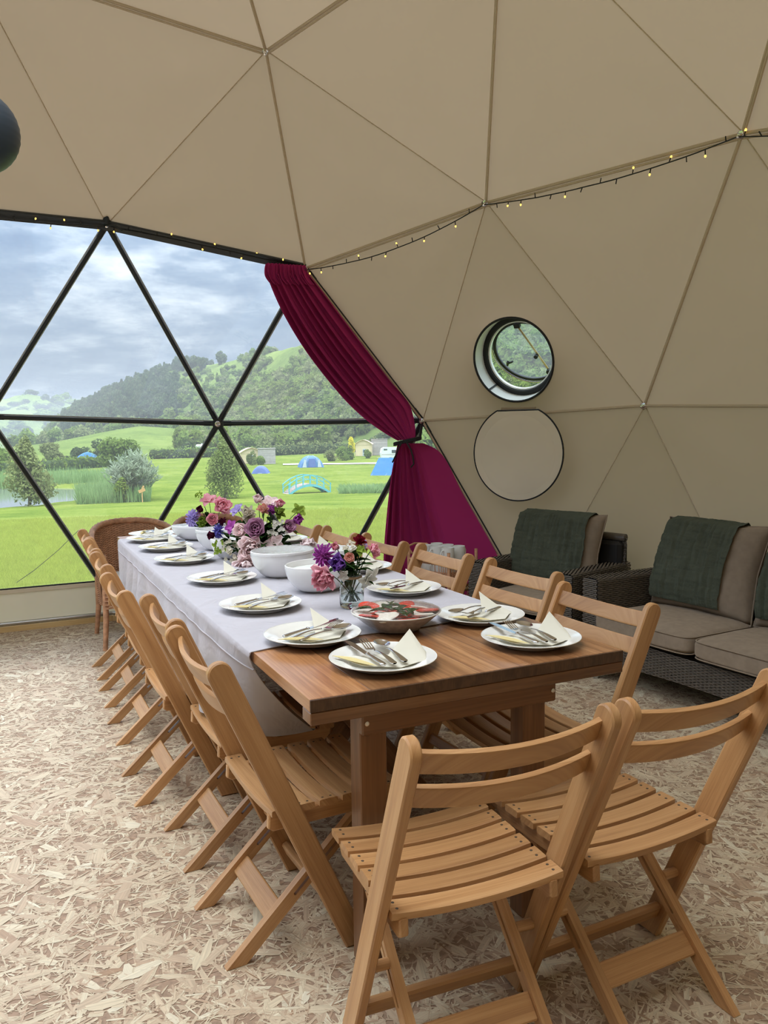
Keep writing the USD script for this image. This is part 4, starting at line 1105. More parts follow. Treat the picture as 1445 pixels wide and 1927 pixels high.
def ins(P, d): return P - (P - cen) / np.linalg.norm(P - cen) * d
cur = thing('curtain', 'plum red curtain gathered and tied back at the right edge of the bay window', 'curtain')
edge_u = [ins(C9 + (G86 - C9) * k, 0.055) for k in (0.02, 0.2, 0.45, 0.7, 0.88, 0.985)]
left_u = [(-0.226, 3.205, 2.405), (-0.183, 3.275, 2.254), (-0.071, 3.37, 1.999), (0.127, 3.46, 1.699), (0.38, 3.50, 1.43), (0.605, 3.505, 1.282)]
edge_u[-1] = np.array([0.725, 3.50, 1.297])
edge_u[-2] = ins(C9 + (G86 - C9) * 0.92, 0.06)
obj('upper_drape', solid(pleated(left_u, edge_u, 7, [0.022, 0.034, 0.036, 0.032, 0.022, 0.010], 200, 90, seed=1), 0.0012), 'plum', cur, smooth=True)
# gathered heading tape above the hooks
head_l = [(-0.226, 3.20, 2.465), (-0.236, 3.195, 2.40), (-0.205, 3.23, 2.335)]
head_r = [ins(C9, 0.06) + (0.01, 0, 0.03), ins(C9 + (G86 - C9) * 0.04, 0.065), ins(C9 + (G86 - C9) * 0.09, 0.07)]
obj('heading_tape', solid(pleated(head_l, head_r, 11, [0.012, 0.016, 0.010], 200, 24, seed=4), 0.0012), 'plum', cur, smooth=True)
low_l = [(0.604, 3.503, 1.262), (0.556, 3.53, 1.054), (0.515, 3.55, 0.712), (0.488, 3.535, 0.407), (0.475, 3.50, 0.05)]
low_r = [(0.775, 3.505, 1.262), ins(G86 + (P87 - G86) * 0.16, 0.035), ins(G86 + (P87 - G86) * 0.40, 0.035), ins(G86 + (P87 - G86) * 0.70, 0.04), ins(G86 + (P87 - G86) * 1.0, 0.05) + np.array([0, 0, -0.06])]
obj('lower_drape', solid(pleated(low_l, low_r, 9, [0.010, 0.030, 0.042, 0.046, 0.050], 240, 90, ulim=0.55, seed=2, power=1.25), 0.0012), 'plum', cur, smooth=True)
tie = thing('curtain_tie', 'black cord tied around the plum curtain, its ends hanging', 'tie')
tc0 = np.array([0.672, 3.49, 1.272])
tx = np.array([1.0, -0.15, 0.22]); tx /= np.linalg.norm(tx); ty = np.cross((0, 0, 1.0), tx)
kk = np.linspace(0, 2 * pi, 40, endpoint=False)
obj('loop', cat([tube(tc0 + np.outer(np.cos(kk) * 0.098, tx) + np.outer(np.sin(kk) * 0.045, ty) + np.array([0, 0, dz]), 0.0075, 7, True) for dz in (0.0, 0.011)]), 'rubber', tie, smooth=True)
obj('tail', tube(tc0 + np.array([(-0.03, -0.05, 0.0), (-0.055, -0.055, -0.04), (-0.075, -0.05, -0.09), (-0.10, -0.045, -0.14)]), 0.0055, 6), 'rubber', tie, smooth=True)
obj('tail', tube(tc0 + np.array([(0.0, -0.05, 0.0), (0.03, -0.06, -0.05), (0.045, -0.058, -0.10), (0.05, -0.055, -0.15), (0.03, -0.055, -0.175)]), 0.0055, 6), 'rubber', tie, smooth=True)
obj('strap', tube(np.array([tc0 + tx * 0.09, ins(G86, 0.03) + (0, 0, -0.03)]), 0.010, 7), 'rubber', tie, smooth=True)

# ------------------------------------------------------------------ string of fairy lights along the hubs
sl = thing('string_lights', 'string of small warm fairy lights on black cable draped along the canvas seam', 'string lights')
runs = [(3, 6, 0.02, 0.05), (6, 8, 0.02, 0.05), (8, 9, -0.01, 0.035), (9, 83, 0.075, 0.045), (83, 84, 0.05, 0.045), (84, 66, 0.04, 0.045), (66, 65 + 4, 0.04, 0.045)]
g = np.random.default_rng(5)
allp, stems, bulbs = [], [], []
for a, b, sag, off in runs[:6]:
    P = between(a, b, off, 40, sag)
    P = P + 0.004 * (np.stack([noise(P * 9, 1), noise(P * 9, 2), noise(P * 9, 3)], 1) - 0.5)
    allp.append(P[:-1])
P = np.vstack(allp)
obj('cable', tube(P, 0.0032, 6), 'cord', sl, smooth=True)
s = np.concatenate([[0], np.cumsum(np.linalg.norm(np.diff(P, axis=0), axis=1))])
q = 0.05
k = 0
while q < s[-1]:
    c = np.array([np.interp(q, s, P[:, i]) for i in range(3)])
    inw = -(c - cen) / np.linalg.norm(c - cen)
    up_ = 1 if g.random() < 0.5 else -1
    dv = np.array([0, 0, 1.0]) * up_ + inw * g.uniform(0.0, 0.7) + np.array([g.normal(0, .25), g.normal(0, .25), 0])
    dv /= np.linalg.norm(dv)
    hold = obj('lamp_holder', tube([c, c + dv * 0.026], 0.0030, 6), 'cord', sl, smooth=True)
    if g.random() < 0.52:
        ex = np.cross(dv, (0.3, 0.8, 0.1)); ex /= np.linalg.norm(ex)
        obj('bulb', to_axes(lathe([(0.0028, 0), (0.0050, 0.003), (0.0058, 0.007), (0.0040, 0.012), (0, 0.0135)], 10), ex, np.cross(dv, ex), dv, c + dv * 0.024), 'bulb', hold, smooth=True)
    q += g.uniform(0.085, 0.108); k += 1

# ------------------------------------------------------------------ dark round lantern at the left picture edge
pl0 = np.array([-0.708, 0.965, 2.545])
ln = thing('pendant_lantern', 'dark navy round lantern hanging at the left picture edge', 'lantern', pl0)
rr = 0.161
th_ = np.linspace(0.12, pi - 0.12, 44)
obj('globe', lathe(np.stack([(rr + 0.0012 * np.cos(th_ * 36)) * np.sin(th_), -rr * np.cos(th_)], 1), 56), 'navy', ln, smooth=True)
obj('top_ring', moved(tube(circ(0.022, 24), 0.004, 6, True), (0, 0, 0.160)), 'black', ln, smooth=True)
obj('bottom_ring', moved(tube(circ(0.022, 24), 0.004, 6, True), (0, 0, -0.160)), 'black', ln, smooth=True)
topz = ZC + math.sqrt(R ** 2 * 0.955 - pl0[0] ** 2 - pl0[1] ** 2) - pl0[2]
obj('hanging_cord', tube([(0, 0, 0.155), (0, 0, topz)], 0.003, 6), 'cord', ln, smooth=True)

# ------------------------------------------------------------------ basket trolley with mugs beyond the right-hand chairs
BK = np.array([0.955, 2.995]); BRZ = ARZ
def loopw(w, d, z, n=64, p=.35):
    t = np.linspace(0, 2 * pi, n, endpoint=False)
    return np.stack([w / 2 * np.sign(np.cos(t)) * np.abs(np.cos(t)) ** p, d / 2 * np.sign(np.sin(t)) * np.abs(np.sin(t)) ** p, 0 * t + z], 1)
def basket(name, label, z, w, d, h, m, open_top=True):
    b = thing(name, label, 'basket', (BK[0], BK[1], z), BRZ)
    def rim(u, v):
        t = u * 2 * pi; p = .35; k = 0.90 + 0.10 * v
        return np.stack([w / 2 * k * np.sign(np.cos(t)) * np.abs(np.cos(t)) ** p, d / 2 * k * np.sign(np.sin(t)) * np.abs(np.sin(t)) ** p, v * h], -1)
    obj('woven_side', weave(lambda u, v: rim(u, v * 0.45), 60, 6, 0.003, 0.85), m, b, smooth=False)
    obj('rim_weave', weave(lambda u, v: rim(u, 0.86 + v * 0.14), 60, 3, 0.003, 0.9), m, b, smooth=False)
    st_ = []
    for i in range(40):
        u = np.full(5, (i + .5) / 40); obj('upright', tube(rim(u, np.linspace(0, 1, 5)), 0.0028, 5), m, b, smooth=True)
    obj('rim', tube(loopw(w, d, h, 72), 0.0075, 7, True), m, b, smooth=True)
    obj('base', extr(Polygon(loopw(w * .9, d * .9, 0)[:, :2]), 0.008), m, b)
    return b
shelf = thing('wicker_shelf', 'low wicker stand holding the two baskets beside the curtain', 'shelf', (BK[0], BK[1], 0.001), BRZ)
for x, y in ((-.17, -.13), (.17, -.13), (-.17, .13), (.17, .13)):
    obj('leg', tube([(x, y, 0), (x, y, 0.60)], 0.010, 8), 'wicker', shelf, smooth=True)
for z in (0.235, 0.425):
    obj('tier', cat([bx(0.33, 0.020, 0.010, (0, y, z), .003) for y in np.linspace(-.12, .12, 8)]), 'wicker', shelf)
obj('side_handle', tube(np.array([(-0.17, -.10, 0.56), (-0.22, -.09, 0.60), (-0.245, 0, 0.61), (-0.22, .09, 0.60), (-0.17, .10, 0.56)]), 0.007, 7), 'wicker', shelf, smooth=True)
basket('mug_basket', 'reddish wicker basket of white mugs behind the chair backs', 0.432, 0.35, 0.30, 0.10, 'wicker')
basket('storage_basket', 'pale yellow wicker basket below the basket of mugs', 0.242, 0.33, 0.28, 0.115, 'wicker_pale')
mug0 = None
mi = 0
for r_ in range(2):
    for i in range(3):
        for l in range(2):
            if l == 0 and r_ == 0 and i == 1 and False: continue
            x, y, z = -0.094 + 0.094 * i, -0.052 + 0.104 * r_, 0.4415 + 0.0905 * l
            a = math.radians(BRZ)
            L_ = (BK[0] + x * math.cos(a) - y * math.sin(a), BK[1] + x * math.sin(a) + y * math.cos(a), z)
            lab = f"white china mug, {['left', 'middle', 'right'][i]} of the {['front', 'back'][r_]} row, {['lower', 'upper'][l]} layer, in the wicker basket"
            if mug0 is None:
                mug0 = thing('mug', lab, 'mug', L_, BRZ - 90, 'white mugs in the basket')
                obj('cup', lathe([(0, 0.004), (0.026, 0.004), (0.028, 0), (0.036, 0.004), (0.039, 0.03), (0.040, 0.085), (0.0385, 0.088), (0.037, 0.085), (0.036, 0.03), (0.03, 0.010), (0, 0.009)], 32), 'mug', mug0)
                obj('handle', tube(np.array([(0.038, 0, 0.070), (0.055, 0, 0.070), (0.064, 0, 0.055), (0.063, 0, 0.035), (0.052, 0, 0.022), (0.037, 0, 0.022)]), 0.0048, 8), 'mug', mug0, smooth=True)
            else:
                dup(mug0, lab, L_, BRZ + (-90 if r_ == 0 else 90), 'white mugs in the basket')
            mi += 1

# ------------------------------------------------------------------ tablecloth
def cloth_fn():
    drop = 0.335
    us = np.concatenate([np.linspace(-drop, -0.02, 34), np.linspace(-0.014, 0.014, 7), np.linspace(0.03, TW - 0.03, 60), np.linspace(TW - 0.014, TW + 0.014, 7), np.linspace(TW + 0.02, TW + 0.22, 20)])
    nv = 220
    vs = np.linspace(0, 1, nv)
    S, V_ = np.meshgrid(us, vs, indexing='ij')
    dl = np.clip(-S, 0, None); dr = np.clip(S - TW, 0, None)         # how far down each side
    t0 = 0.447 + 0.075 * np.clip(S / TW, 0, 1) + 0.012 * np.sin(S * 9)
    t1 = TL - 0.10 - 0.05 * np.clip(1 - S / TW, 0, 1)
    t = t0 + (t1 - t0) * V_ ** 1.25
    P = np.stack([S, t, 0 * S], -1)
    zt = TH + 0.0022
    q = np.stack([S * 2.2, t * 9, 0 * S], -1)
    wr = 0.0075 * (fbm(q, 4, 21) - 0.44) + 0.0030 * np.maximum(0, np.sin(t * 17 + 2 * fbm(q * 0.3, 2, 4))) ** 8
    top_ = (S >= 0) & (S <= TW)
    x = np.where(S < 0, -0.010, np.where(S > TW, TW + 0.010, S))
    rd = 0.012
    z = zt + np.maximum(wr, 0.0) * np.clip(np.minimum(S, TW - S) / 0.05, 0, 1)
    fold = 0.014 * np.sin(t * 23 + 2.5 * np.sin(t * 5)) + 0.034 * (fbm(np.stack([t * 5, 0 * t, 0 * t + 2], -1), 3, 9) - 0.5)
    hang = lambda d: np.clip(d / 0.2, 0, 1)
    x = np.where(S < 0, -rd * np.sin(np.clip(dl / rd, 0, pi / 2)) - 0.004 + (-0.012 - fold) * hang(dl - 0.03), x)
    x = np.where(S > TW, TW + rd * np.sin(np.clip(dr / rd, 0, pi / 2)) + 0.004 + (0.012 + fold) * hang(dr - 0.02), x)
    z = np.where(S < 0, zt - np.where(dl < rd, rd * (1 - np.cos(np.clip(dl / rd, 0, pi / 2))), rd + (dl - rd) * 0.998), z)
    z = np.where(S > TW, zt - np.where(dr < rd, rd * (1 - np.cos(np.clip(dr / rd, 0, pi / 2))), rd + (dr - rd) * 0.998), z)
    # the near corner of the left drop slides in over the seat of the first chair
    w = np.exp(-np.clip(t - t0, 0, None) / 0.16)
    kq = np.clip(dl / drop, 0, 1)
    x = x + w * 0.27 * kq ** 1.35
    t = t + w * (0.20 * kq ** 1.1)
    z = np.maximum(z, 0.4085 + 0.006 * np.sin(t * 30) * (dl > 0) + 0.006)
    P = np.stack([x, t, z], -1)
    n1, n2 = S.shape
    idx = np.arange(n1 * n2).reshape(n1, n2)
    F = np.stack([idx[:-1, :-1], idx[1:, :-1], idx[1:, 1:], idx[:-1, 1:]], -1).reshape(-1, 4)
    return tm(P.reshape(-1, 3), F), P, us
cm, CP, cus = cloth_fn()
tcl = thing('tablecloth', 'white cotton tablecloth with a long left overhang covering all but the near table end', 'tablecloth', tp(0, 0, 0), TRZ)
obj('cloth', solid(tm(cm.vertices, cm.faces), -0.0009), 'white_cloth', tcl, smooth=True)
i_s = int(np.argmin(np.abs(cus + 0.055)))
obj('seam', tube(CP[i_s, ::2] + np.array([-0.003, 0, 0]), 0.0022, 5), 'white_cloth', tcl, smooth=True)
ed = np.concatenate([CP[::2, 0]])
obj('hem', tube(ed, 0.0016, 5), 'white_cloth', tcl, smooth=True)
hem2 = CP[0, ::2]
obj('hem', tube(hem2, 0.0018, 5), 'white_cloth', tcl, smooth=True)

# ------------------------------------------------------------------ place settings
def plate_parts(t):
    pr = [(0, 0.006), (0.082, 0.006), (0.092, 0.009), (0.104, 0.0165), (0.134, 0.0225), (0.1375, 0.0235), (0.1380, 0.0215), (0.104, 0.0125), (0.094, 0.004), (0.088, 0.0), (0.082, 0.0), (0.078, 0.003), (0, 0.003)]
    obj('dish', lathe(pr, 72), 'china', t, smooth=40)
    obj('rim_edge', moved(tube(circ(0.1372, 72), 0.0013, 6, True), (0, 0, 0.0228)), 'china', t, smooth=True)
def knife_parts(t):
    bl = Polygon([(0, -.0065), (0.03, -.0075), (0.09, -.0095), (0.118, -.006), (0.128, 0.004), (0.126, 0.0085), (0.10, 0.0095), (0.0, 0.0065)])
    b = moved(extr(bl, 0.0016), (0.095, 0, 0.0))
    obj('blade', to_axes(b, (0, 1, 0), (-1, 0, 0), (0, 0, 1.0), (0, 0, 0.0016)), 'cutlery', t, smooth=False)
    u = np.linspace(0, 1, 14)
    r_ = np.interp(u, [0, .06, .2, .6, .9, .96, 1], [.006, .0080, .0078, .0066, .0050, .0068, .0055])
    h = tube(np.stack([0 * u, u * 0.096, 0 * u + 0.0045], 1), r_, 12); h.vertices[:, 2] = 0.0042 + (h.vertices[:, 2] - 0.0045) * 0.55
    hp = obj('handle', h, 'cutlery', t, smooth=True)
    obj('collar', tube(circ(0.0052, 14) @ np.array([[1, 0, 0], [0, 0, .7], [0, 0, 0]]) + np.array([0, 0.092, 0.0042]), 0.0012, 5, True), 'cutlery', hp, smooth=True)
def handle_mesh(L=0.118):
    def fn(u, v):
        y = u * L
        w = np.interp(u, [0, .05, .25, .7, 1], [.0050, .0095, .0080, .0036, .0030])
        a = v * 2 * pi
        z = 0.003 + 0.010 * np.sin(u * pi * 0.9) * 0.6
        return np.stack([np.cos(a) * w, y + 0 * a, z + np.sin(a) * 0.0015], -1)
    return grid(fn, 20, 12)
def fork_parts(t):
    obj('handle', handle_mesh(), 'cutlery', t, smooth=True)
    sh = Polygon([(-.003, 0), (.003, 0), (.006, .010), (.012, .022), (.0125, .032), (-.0125, .032), (-.012, .022), (-.006, .010)])
    for i in range(4):
        x = -0.0105 + i * 0.007
        sh = sh.union(Polygon([(x - .0019, .030), (x + .0019, .030), (x + .0012, .078), (x - .0012, .078)]))
    m = extr(sh.buffer(0), 0.0016).subdivide().subdivide()
    v = np.array(m.vertices); y = v[:, 1]
    v[:, 2] += 0.0065 - 0.010 * np.sin(np.clip(y / 0.05, 0, 1) * pi) * 0.5 + 0.008 * np.clip((y - 0.03) / 0.05, 0, 1) ** 1.5
    v[:, 1] += 0.117
    obj('tines', tm(v, m.faces), 'cutlery', t, smooth=False)
def spoon_parts(t):
    obj('handle', handle_mesh(0.122), 'cutlery', t, smooth=True)
    def fn(u, v):
        r_ = u; a = v * 2 * pi
        x = 0.0205 * r_ * np.sin(a); y = 0.033 * r_ * np.cos(a)
        x = x * (1 + 0.12 * np.cos(a))
        z = 0.0075 + 0.0085 * (r_ ** 2 - 1) + 0.0005
        return np.stack([x, 0.153 + y, z + 0.003], -1)
    m = grid(fn, 10, 36); m.merge_vertices(); m.update_faces(m.nondegenerate_faces())
    obj('bowl', solid(tm(m.vertices, m.faces), 0.0011), 'cutlery', t, smooth=True)
def napkin_parts(t):
    g = np.random.default_rng(12)
    # a folded square lying across the plate, one corner standing up, one thrown over the rim
    P = np.array([(-0.118, 0.035, 0.026), (-0.070, -0.030, 0.0125), (0.012, -0.080, 0.011), (0.100, -0.060, 0.016), (0.055, 0.005, 0.012), (0.015, 0.050, 0.011), (-0.055, 0.060, 0.013)])
    def lay(Pq, th):
        c = Pq.mean(0); n = len(Pq)
        V = [c]; F = []
        rings = 6
        for r_ in range(1, rings + 1):
            for i in range(n * 4):
                a, b = Pq[i // 4], Pq[(i // 4 + 1) % n]
                V.append(c + (a + (b - a) * (i % 4) / 4 - c) * r_ / rings)
        m = n * 4
        for i in range(m): F.append((0, 1 + i, 1 + (i + 1) % m))
        for r_ in range(rings - 1):
            for i in range(m):
                a = 1 + r_ * m + i; b = 1 + r_ * m + (i + 1) % m
                F.append((a, a + m, b + m)); F.append((a, b + m, b))
        V = np.array(V); V[:, 2] += 0.004 * (fbm(V * 30, 2, 3) - 0.5)
        V[:, 2] = np.maximum(V[:, 2], 0.0085)
        return solid(tm(V, np.array(F)[:, ::-1]) if False else tm(V, F), th)
    obj('sheet', lay(P, -0.0012), 'napkin', t, smooth=30)
    A = np.array([0.108, 0.062, 0.066]); B1 = np.array([-0.005, -0.012, 0.012]); B2 = np.array([0.082, -0.080, 0.015]); B3 = np.array([0.118, -0.010, 0.019])
    def sail(u, v):
        base = np.where((v < .5)[..., None], B1 + (B2 - B1) * (v * 2)[..., None], B2 + (B3 - B2) * (v * 2 - 1)[..., None])
        P = base + (A - base) * u[..., None]
        P[..., 2] -= 0.010 * np.sin(u * pi) * (1 - np.abs(v * 2 - 1))
        return P
    pk = grid(sail, 12, 10)
    obj('standing_corner', solid(pk, 0.0010), 'napkin', t, smooth=True)
    yl = grid(lambda u, v: np.stack([-0.122 + 0.080 * u, 0.045 - 0.100 * u + 0.034 * (v - .5) * np.sin(u * pi), 0.0275 - 0.011 * u + 0.007 * np.sin(v * pi) * np.sin(u * pi)], -1), 10, 6)
    obj('yellow_fold', solid(yl, 0.0010), 'napkin_yellow', t, smooth=True)
PL = []
for i, (s, t) in enumerate([(0.262, 0.178), (0.716, 0.175)]):
    PL.append((s, t, TRZ, ['plate at the left of the near table end, before the tomato dish', 'plate at the right of the near table end'][i], 'near-end ' + ['left', 'right'][i] + ' plate'))
ow = ['first', 'second', 'third', 'fourth', 'fifth', 'sixth']
for i, (s, t) in enumerate([(0.182, 0.478), (0.172, 0.955), (0.180, 1.515), (0.150, 2.11), (0.150, 2.575), (0.143, 2.965)]):
    PL.append((s, t, TRZ - 90, f'{ow[i]} plate from the near end along the left side of the table', f'{ow[i]} left-side plate'))
for i, (s, t) in enumerate([(0.742, 0.480), (0.722, 0.975), (0.775, 1.50), (0.80, 2.115), (0.775, 2.56), (0.765, 2.955)]):
    PL.append((s, t, TRZ + 90, f'{ow[i]} plate from the near end along the right side of the table', f'{ow[i]} right-side plate'))
PL.append((0.185, 3.345 - 0.16, TRZ + 180, 'plate at the far table end before the left wicker armchair', 'far-end left plate'))
PL.append((0.66, 3.185, TRZ + 180, 'plate at the far table end behind the farthest flowers', 'far-end right plate'))
protos = {}
def local(s, t, rz, x, y, z):
    a = math.radians(rz); q = tp(s, t)
    return (q[0] + x * math.cos(a) - y * math.sin(a), q[1] + x * math.sin(a) + y * math.cos(a), z)
for s, t, rz, desc, short in PL:
    zt = TH + (0.0055 if t > 0.6 or (t > 0.44 and s < 0.5) else 0.0008)
    def put(kind, cat_, grp, lab, loc, r, parts, tilt=None):
        if kind not in protos:
            p = thing(kind, lab, cat_, loc, r, grp); place(p, loc, r, tilt)
            parts(p); protos[kind] = p
        else:
            dup(protos[kind], lab, loc, r, grp, tilt)
    put('dinner_plate', 'plate', 'dinner plates around the table', 'off-white ' + desc.replace('plate', 'dinner plate', 1), tp(s, t, zt), rz, plate_parts)
    n_ = len(desc) % 3
    ld, isN, isL, isR = short, short.startswith('near'), 'left-side' in short, 'right-side' in short
    if isN: rot, off, nr = 0, (0.0, 0.045), 0
    elif isL: rot, off, nr = 22, (0.0, 0.038), 133
    elif isR: rot, off, nr = 28, (0.005, 0.03), -60
    else: rot, off, nr = 10, (0, 0.02), 120
    put('paper_napkin', 'napkin', 'folded napkins on the plates', f'folded cream paper napkin with one raised corner on the {ld}', local(s, t, rz, 0, 0, zt), rz + nr, napkin_parts)
    for kind, x, parts in (('table_knife', -0.034, knife_parts), ('fork', -0.006, fork_parts), ('spoon', 0.026, spoon_parts)):
        lab = {'table_knife': 'silver table knife lying on', 'fork': 'silver four-tined fork lying on', 'spoon': 'silver dessert spoon lying on'}[kind] + f' the {ld}'
        a = math.radians(rot)
        y0 = -0.125 + (0.0 if kind != 'spoon' else 0.005)
        lx, ly = off[0] + x * math.cos(a) - y0 * math.sin(a), off[1] + x * math.sin(a) + y0 * math.cos(a)
        put(kind, kind.replace('table_', ''), {'table_knife': 'knives on the plates', 'fork': 'forks on the plates', 'spoon': 'spoons on the plates'}[kind], lab, local(s, t, rz, lx, ly, zt + 0.0200), rz + rot + (0 if kind == 'fork' else (2 if kind == 'table_knife' else -3)), parts, tilt=(3.0 if kind == 'table_knife' else 1.5, 0, 0))

# ------------------------------------------------------------------ bowls and dishes
def bowl(label, s, t, a, b, h, rz, food=True, filmy=True, wall=0.006, sq=False, fill=0.72):
    zt = TH + 0.0058
    q = thing('serving_bowl', label, 'bowl', tp(s, t, zt), rz)
    u = np.linspace(0, 1, 14)
    ro = 0.50 + 0.50 * np.sin(u * pi / 2) ** 0.8
    prof = [(0, 0.0), (0.46, 0.0)] + [(ro[i], h * (0.02 + 0.98 * u[i] ** 1.25)) for i in range(14)] + [(1.0 - wall / a * 0.5, h + 0.0025), (1.0 - wall / a, h)] + [(ro[i] - wall / a, h * (0.02 + 0.98 * u[i] ** 1.25) + (0.004 if i < 3 else 0)) for i in range(13, -1, -1)] + [(0, 0.008)]
    def shape(m):
        if sq:
            v = m.vertices; th = np.arctan2(v[:, 1], v[:, 0]); k = (np.abs(np.cos(th)) ** 6 + np.abs(np.sin(th)) ** 6) ** (-1 / 6.0)
            v[:, 0] *= k; v[:, 1] *= k; m.vertices = v
        return m
    obj('shell', shape(lathe(prof, 72, a, b)), 'bowl_white', q, smooth=40)
    if food:
        hh = h * fill
        rr_ = np.interp(hh / h, 0.02 + 0.98 * u ** 1.25, ro) - wall / a - 0.01
        def fn(uu, vv):
            r_ = uu * rr_; th = vv * 2 * pi
            x, y = r_ * np.cos(th) * a, r_ * np.sin(th) * b
            return np.stack([x, y, hh + 0.018 * (1 - uu ** 2) * 0.6 + 0.010 * (fbm(np.stack([x * 25, y * 25, 0 * x + s * 9], -1), 3, 3) - 0.5) * (1 - uu ** 6)], -1)
        obj('food', shape(grid(fn, 16, 48)), 'cream_food', q, smooth=True)
    if filmy:
        c = thing('cling_film', 'clear crinkled cling film stretched over the ' + label.split(' bowl')[0].replace('white ', '') + ' bowl', 'cling film', tp(s, t, zt + h + 0.003), rz)
        def ff_(uu, vv):
            r_ = uu * 1.012; th = vv * 2 * pi
            x, y = r_ * np.cos(th) * a, r_ * np.sin(th) * b
            z = -0.010 * (1 - uu ** 2) + 0.004 * (fbm(np.stack([x * 40, y * 40, 0 * x + t], -1), 3, 8) - 0.5) - 0.016 * np.clip((uu - 0.985) / 0.015, 0, 1)
            return np.stack([x, y, z], -1)
        obj('film', shape(grid(ff_, 24, 64)), 'cling', c, smooth=True)
    return q
bowl('white oval bowl of creamy salad beside the nearest flower jar', 0.465, 1.170, 0.142, 0.112, 0.100, TRZ + 25, fill=0.80, filmy=False)
bowl('white round bowl covered with wrinkled film left of the oval bowl', 0.440, 1.530, 0.140, 0.118, 0.108, TRZ + 20, fill=0.78)
bowl('white tapered bowl standing under the farthest flowers', 0.405, 2.455, 0.125, 0.115, 0.105, TRZ, fill=0.8)
bowl('white square bowl near the far left table end', 0.400, 2.93, 0.135, 0.110, 0.082, TRZ + 35, sq=True, fill=0.85)
bowl('white small bowl left of the large flower arrangement', 0.385, 2.13, 0.105, 0.105, 0.095, TRZ, filmy=False, fill=0.8)
bowl('white shallow bowl right of the large flower arrangement', 0.80, 1.80, 0.10, 0.09, 0.055, TRZ, filmy=False, fill=0.8)

# tomato and mozzarella dish
ZD = TH + 0.0015
DS, DT = 0.455, 0.497
dish = thing('salad_dish', 'shallow grey patterned dish of sliced tomato and mozzarella in the near half of the table', 'dish', tp(DS, DT, ZD + 0.004), TRZ)
obj('shell', lathe([(0, 0.0), (0.072, 0.0), (0.078, 0.006), (0.100, 0.022), (0.128, 0.046), (0.1335, 0.050), (0.1350, 0.0525), (0.132, 0.0535), (0.126, 0.050), (0.098, 0.027), (0.072, 0.011), (0, 0.009)], 72), 'dish_grey', dish, smooth=35)
obj('rim', moved(tube(circ(0.1335, 72), 0.0022, 6, True), (0, 0, 0.0525)), 'china', dish, smooth=True)
g = np.random.default_rng(31)
def on_dish(x, y, z): a = math.radians(TRZ); q = tp(DS, DT); return (q[0] + x * math.cos(a) - y * math.sin(a), q[1] + x * math.sin(a) + y * math.cos(a), z)
tom0 = moz0 = bas0 = None
spots_t = []
for ringr, n_, zb in ((0.095, 10, 0.040), (0.050, 6, 0.040), (0.0, 1, 0.041)):
    for i in range(n_):
        a = i * 2 * pi / n_ + ringr * 9
        spots_t.append((ringr * math.cos(a), ringr * math.sin(a), zb, a))
fillm = lathe([(0, 0.034), (0.090, 0.034), (0.105, 0.030)], 36)
obj('dressing', fillm, 'tomato', dish, smooth=True)
for i, (x, y, z, a) in enumerate(spots_t):
    kind = i % 2
    tl = (g.uniform(-16, 16), g.uniform(-16, 16), 0)
    loc = on_dish(x, y, ZD + z + 0.005 + 0.004 * (i % 3))
    if kind == 0:
        lab, gp = 'round slice of red tomato in the shallow grey dish', 'tomato slices in the grey dish'
        if tom0 is None:
            tom0 = thing('tomato_slice', lab, 'tomato slice', loc, 0, gp); place(tom0, loc, 0, tl)
            obj('flesh', lathe([(0, 0.0), (0.034, 0.0), (0.0365, 0.003), (0.034, 0.0065), (0, 0.0068)], 28), 'tomato', tom0, smooth=35)
        else: dup(tom0, lab, loc, math.degrees(a), gp, tl)
    else:
        lab, gp = 'white slice of mozzarella in the shallow grey dish', 'mozzarella slices in the grey dish'
        if moz0 is None:
            moz0 = thing('mozzarella_slice', lab, 'cheese slice', loc, 0, gp); place(moz0, loc, 0, tl)
            m = lathe([(0, 0.0), (0.029, 0.0), (0.034, 0.005), (0.028, 0.0095), (0, 0.010)], 28)
            m.vertices[:, :2] *= (1 + 0.12 * np.sin(3 * np.arctan2(m.vertices[:, 1], m.vertices[:, 0])))[:, None]
            obj('curd', m, 'cheese', moz0, smooth=40)
        else: dup(moz0, lab, loc, math.degrees(a), gp, tl)
def leaf_mesh(L, w, cup=0.15, bend=0.3, n=8):
    def fn(u, v):
        ww = w * np.sin(np.clip(u, 0, 1) ** 0.8 * pi) ** 0.8
        x = (v - 0.5) * 2
        return np.stack([x * ww / 2, u * L, cup * ww * np.abs(x) - bend * L * u ** 2], -1)
    return grid(fn, n, 4)
for i in range(11):
    r_ = g.uniform(0.01, 0.085); a = g.uniform(0, 2 * pi)
    loc = on_dish(r_ * math.cos(a), r_ * math.sin(a), ZD + 0.066 + g.uniform(0, .004)); lab, gp = 'dark green basil leaf on the tomato and mozzarella', 'basil leaves in the grey dish'
    if bas0 is None:
        bas0 = thing('basil_leaf', lab, 'basil leaf', loc, 40, gp)
        obj('blade', solid(leaf_mesh(0.055, 0.026, 0.25, 0.12), 0.0006), 'green_leaf', bas0, smooth=True)
    else: dup(bas0, lab, loc, g.uniform(0, 360), gp)
cf = thing('cling_film', 'clear crinkled cling film over the tomato and mozzarella dish', 'cling film', tp(DS, DT, ZD + 0.0565), TRZ)
obj('film', grid(lambda u, v: np.stack([u * 0.137 * np.cos(v * 2 * pi), u * 0.137 * np.sin(v * 2 * pi), 0.021 * (1 - u ** 2) ** 0.8 + 0.003 * (fbm(np.stack([u * np.cos(v * 2 * pi) * 6, u * np.sin(v * 2 * pi) * 6, 0 * u], -1), 3, 8) - 0.5) + 0.002], -1), 24, 64), 'cling', cf, smooth=True)

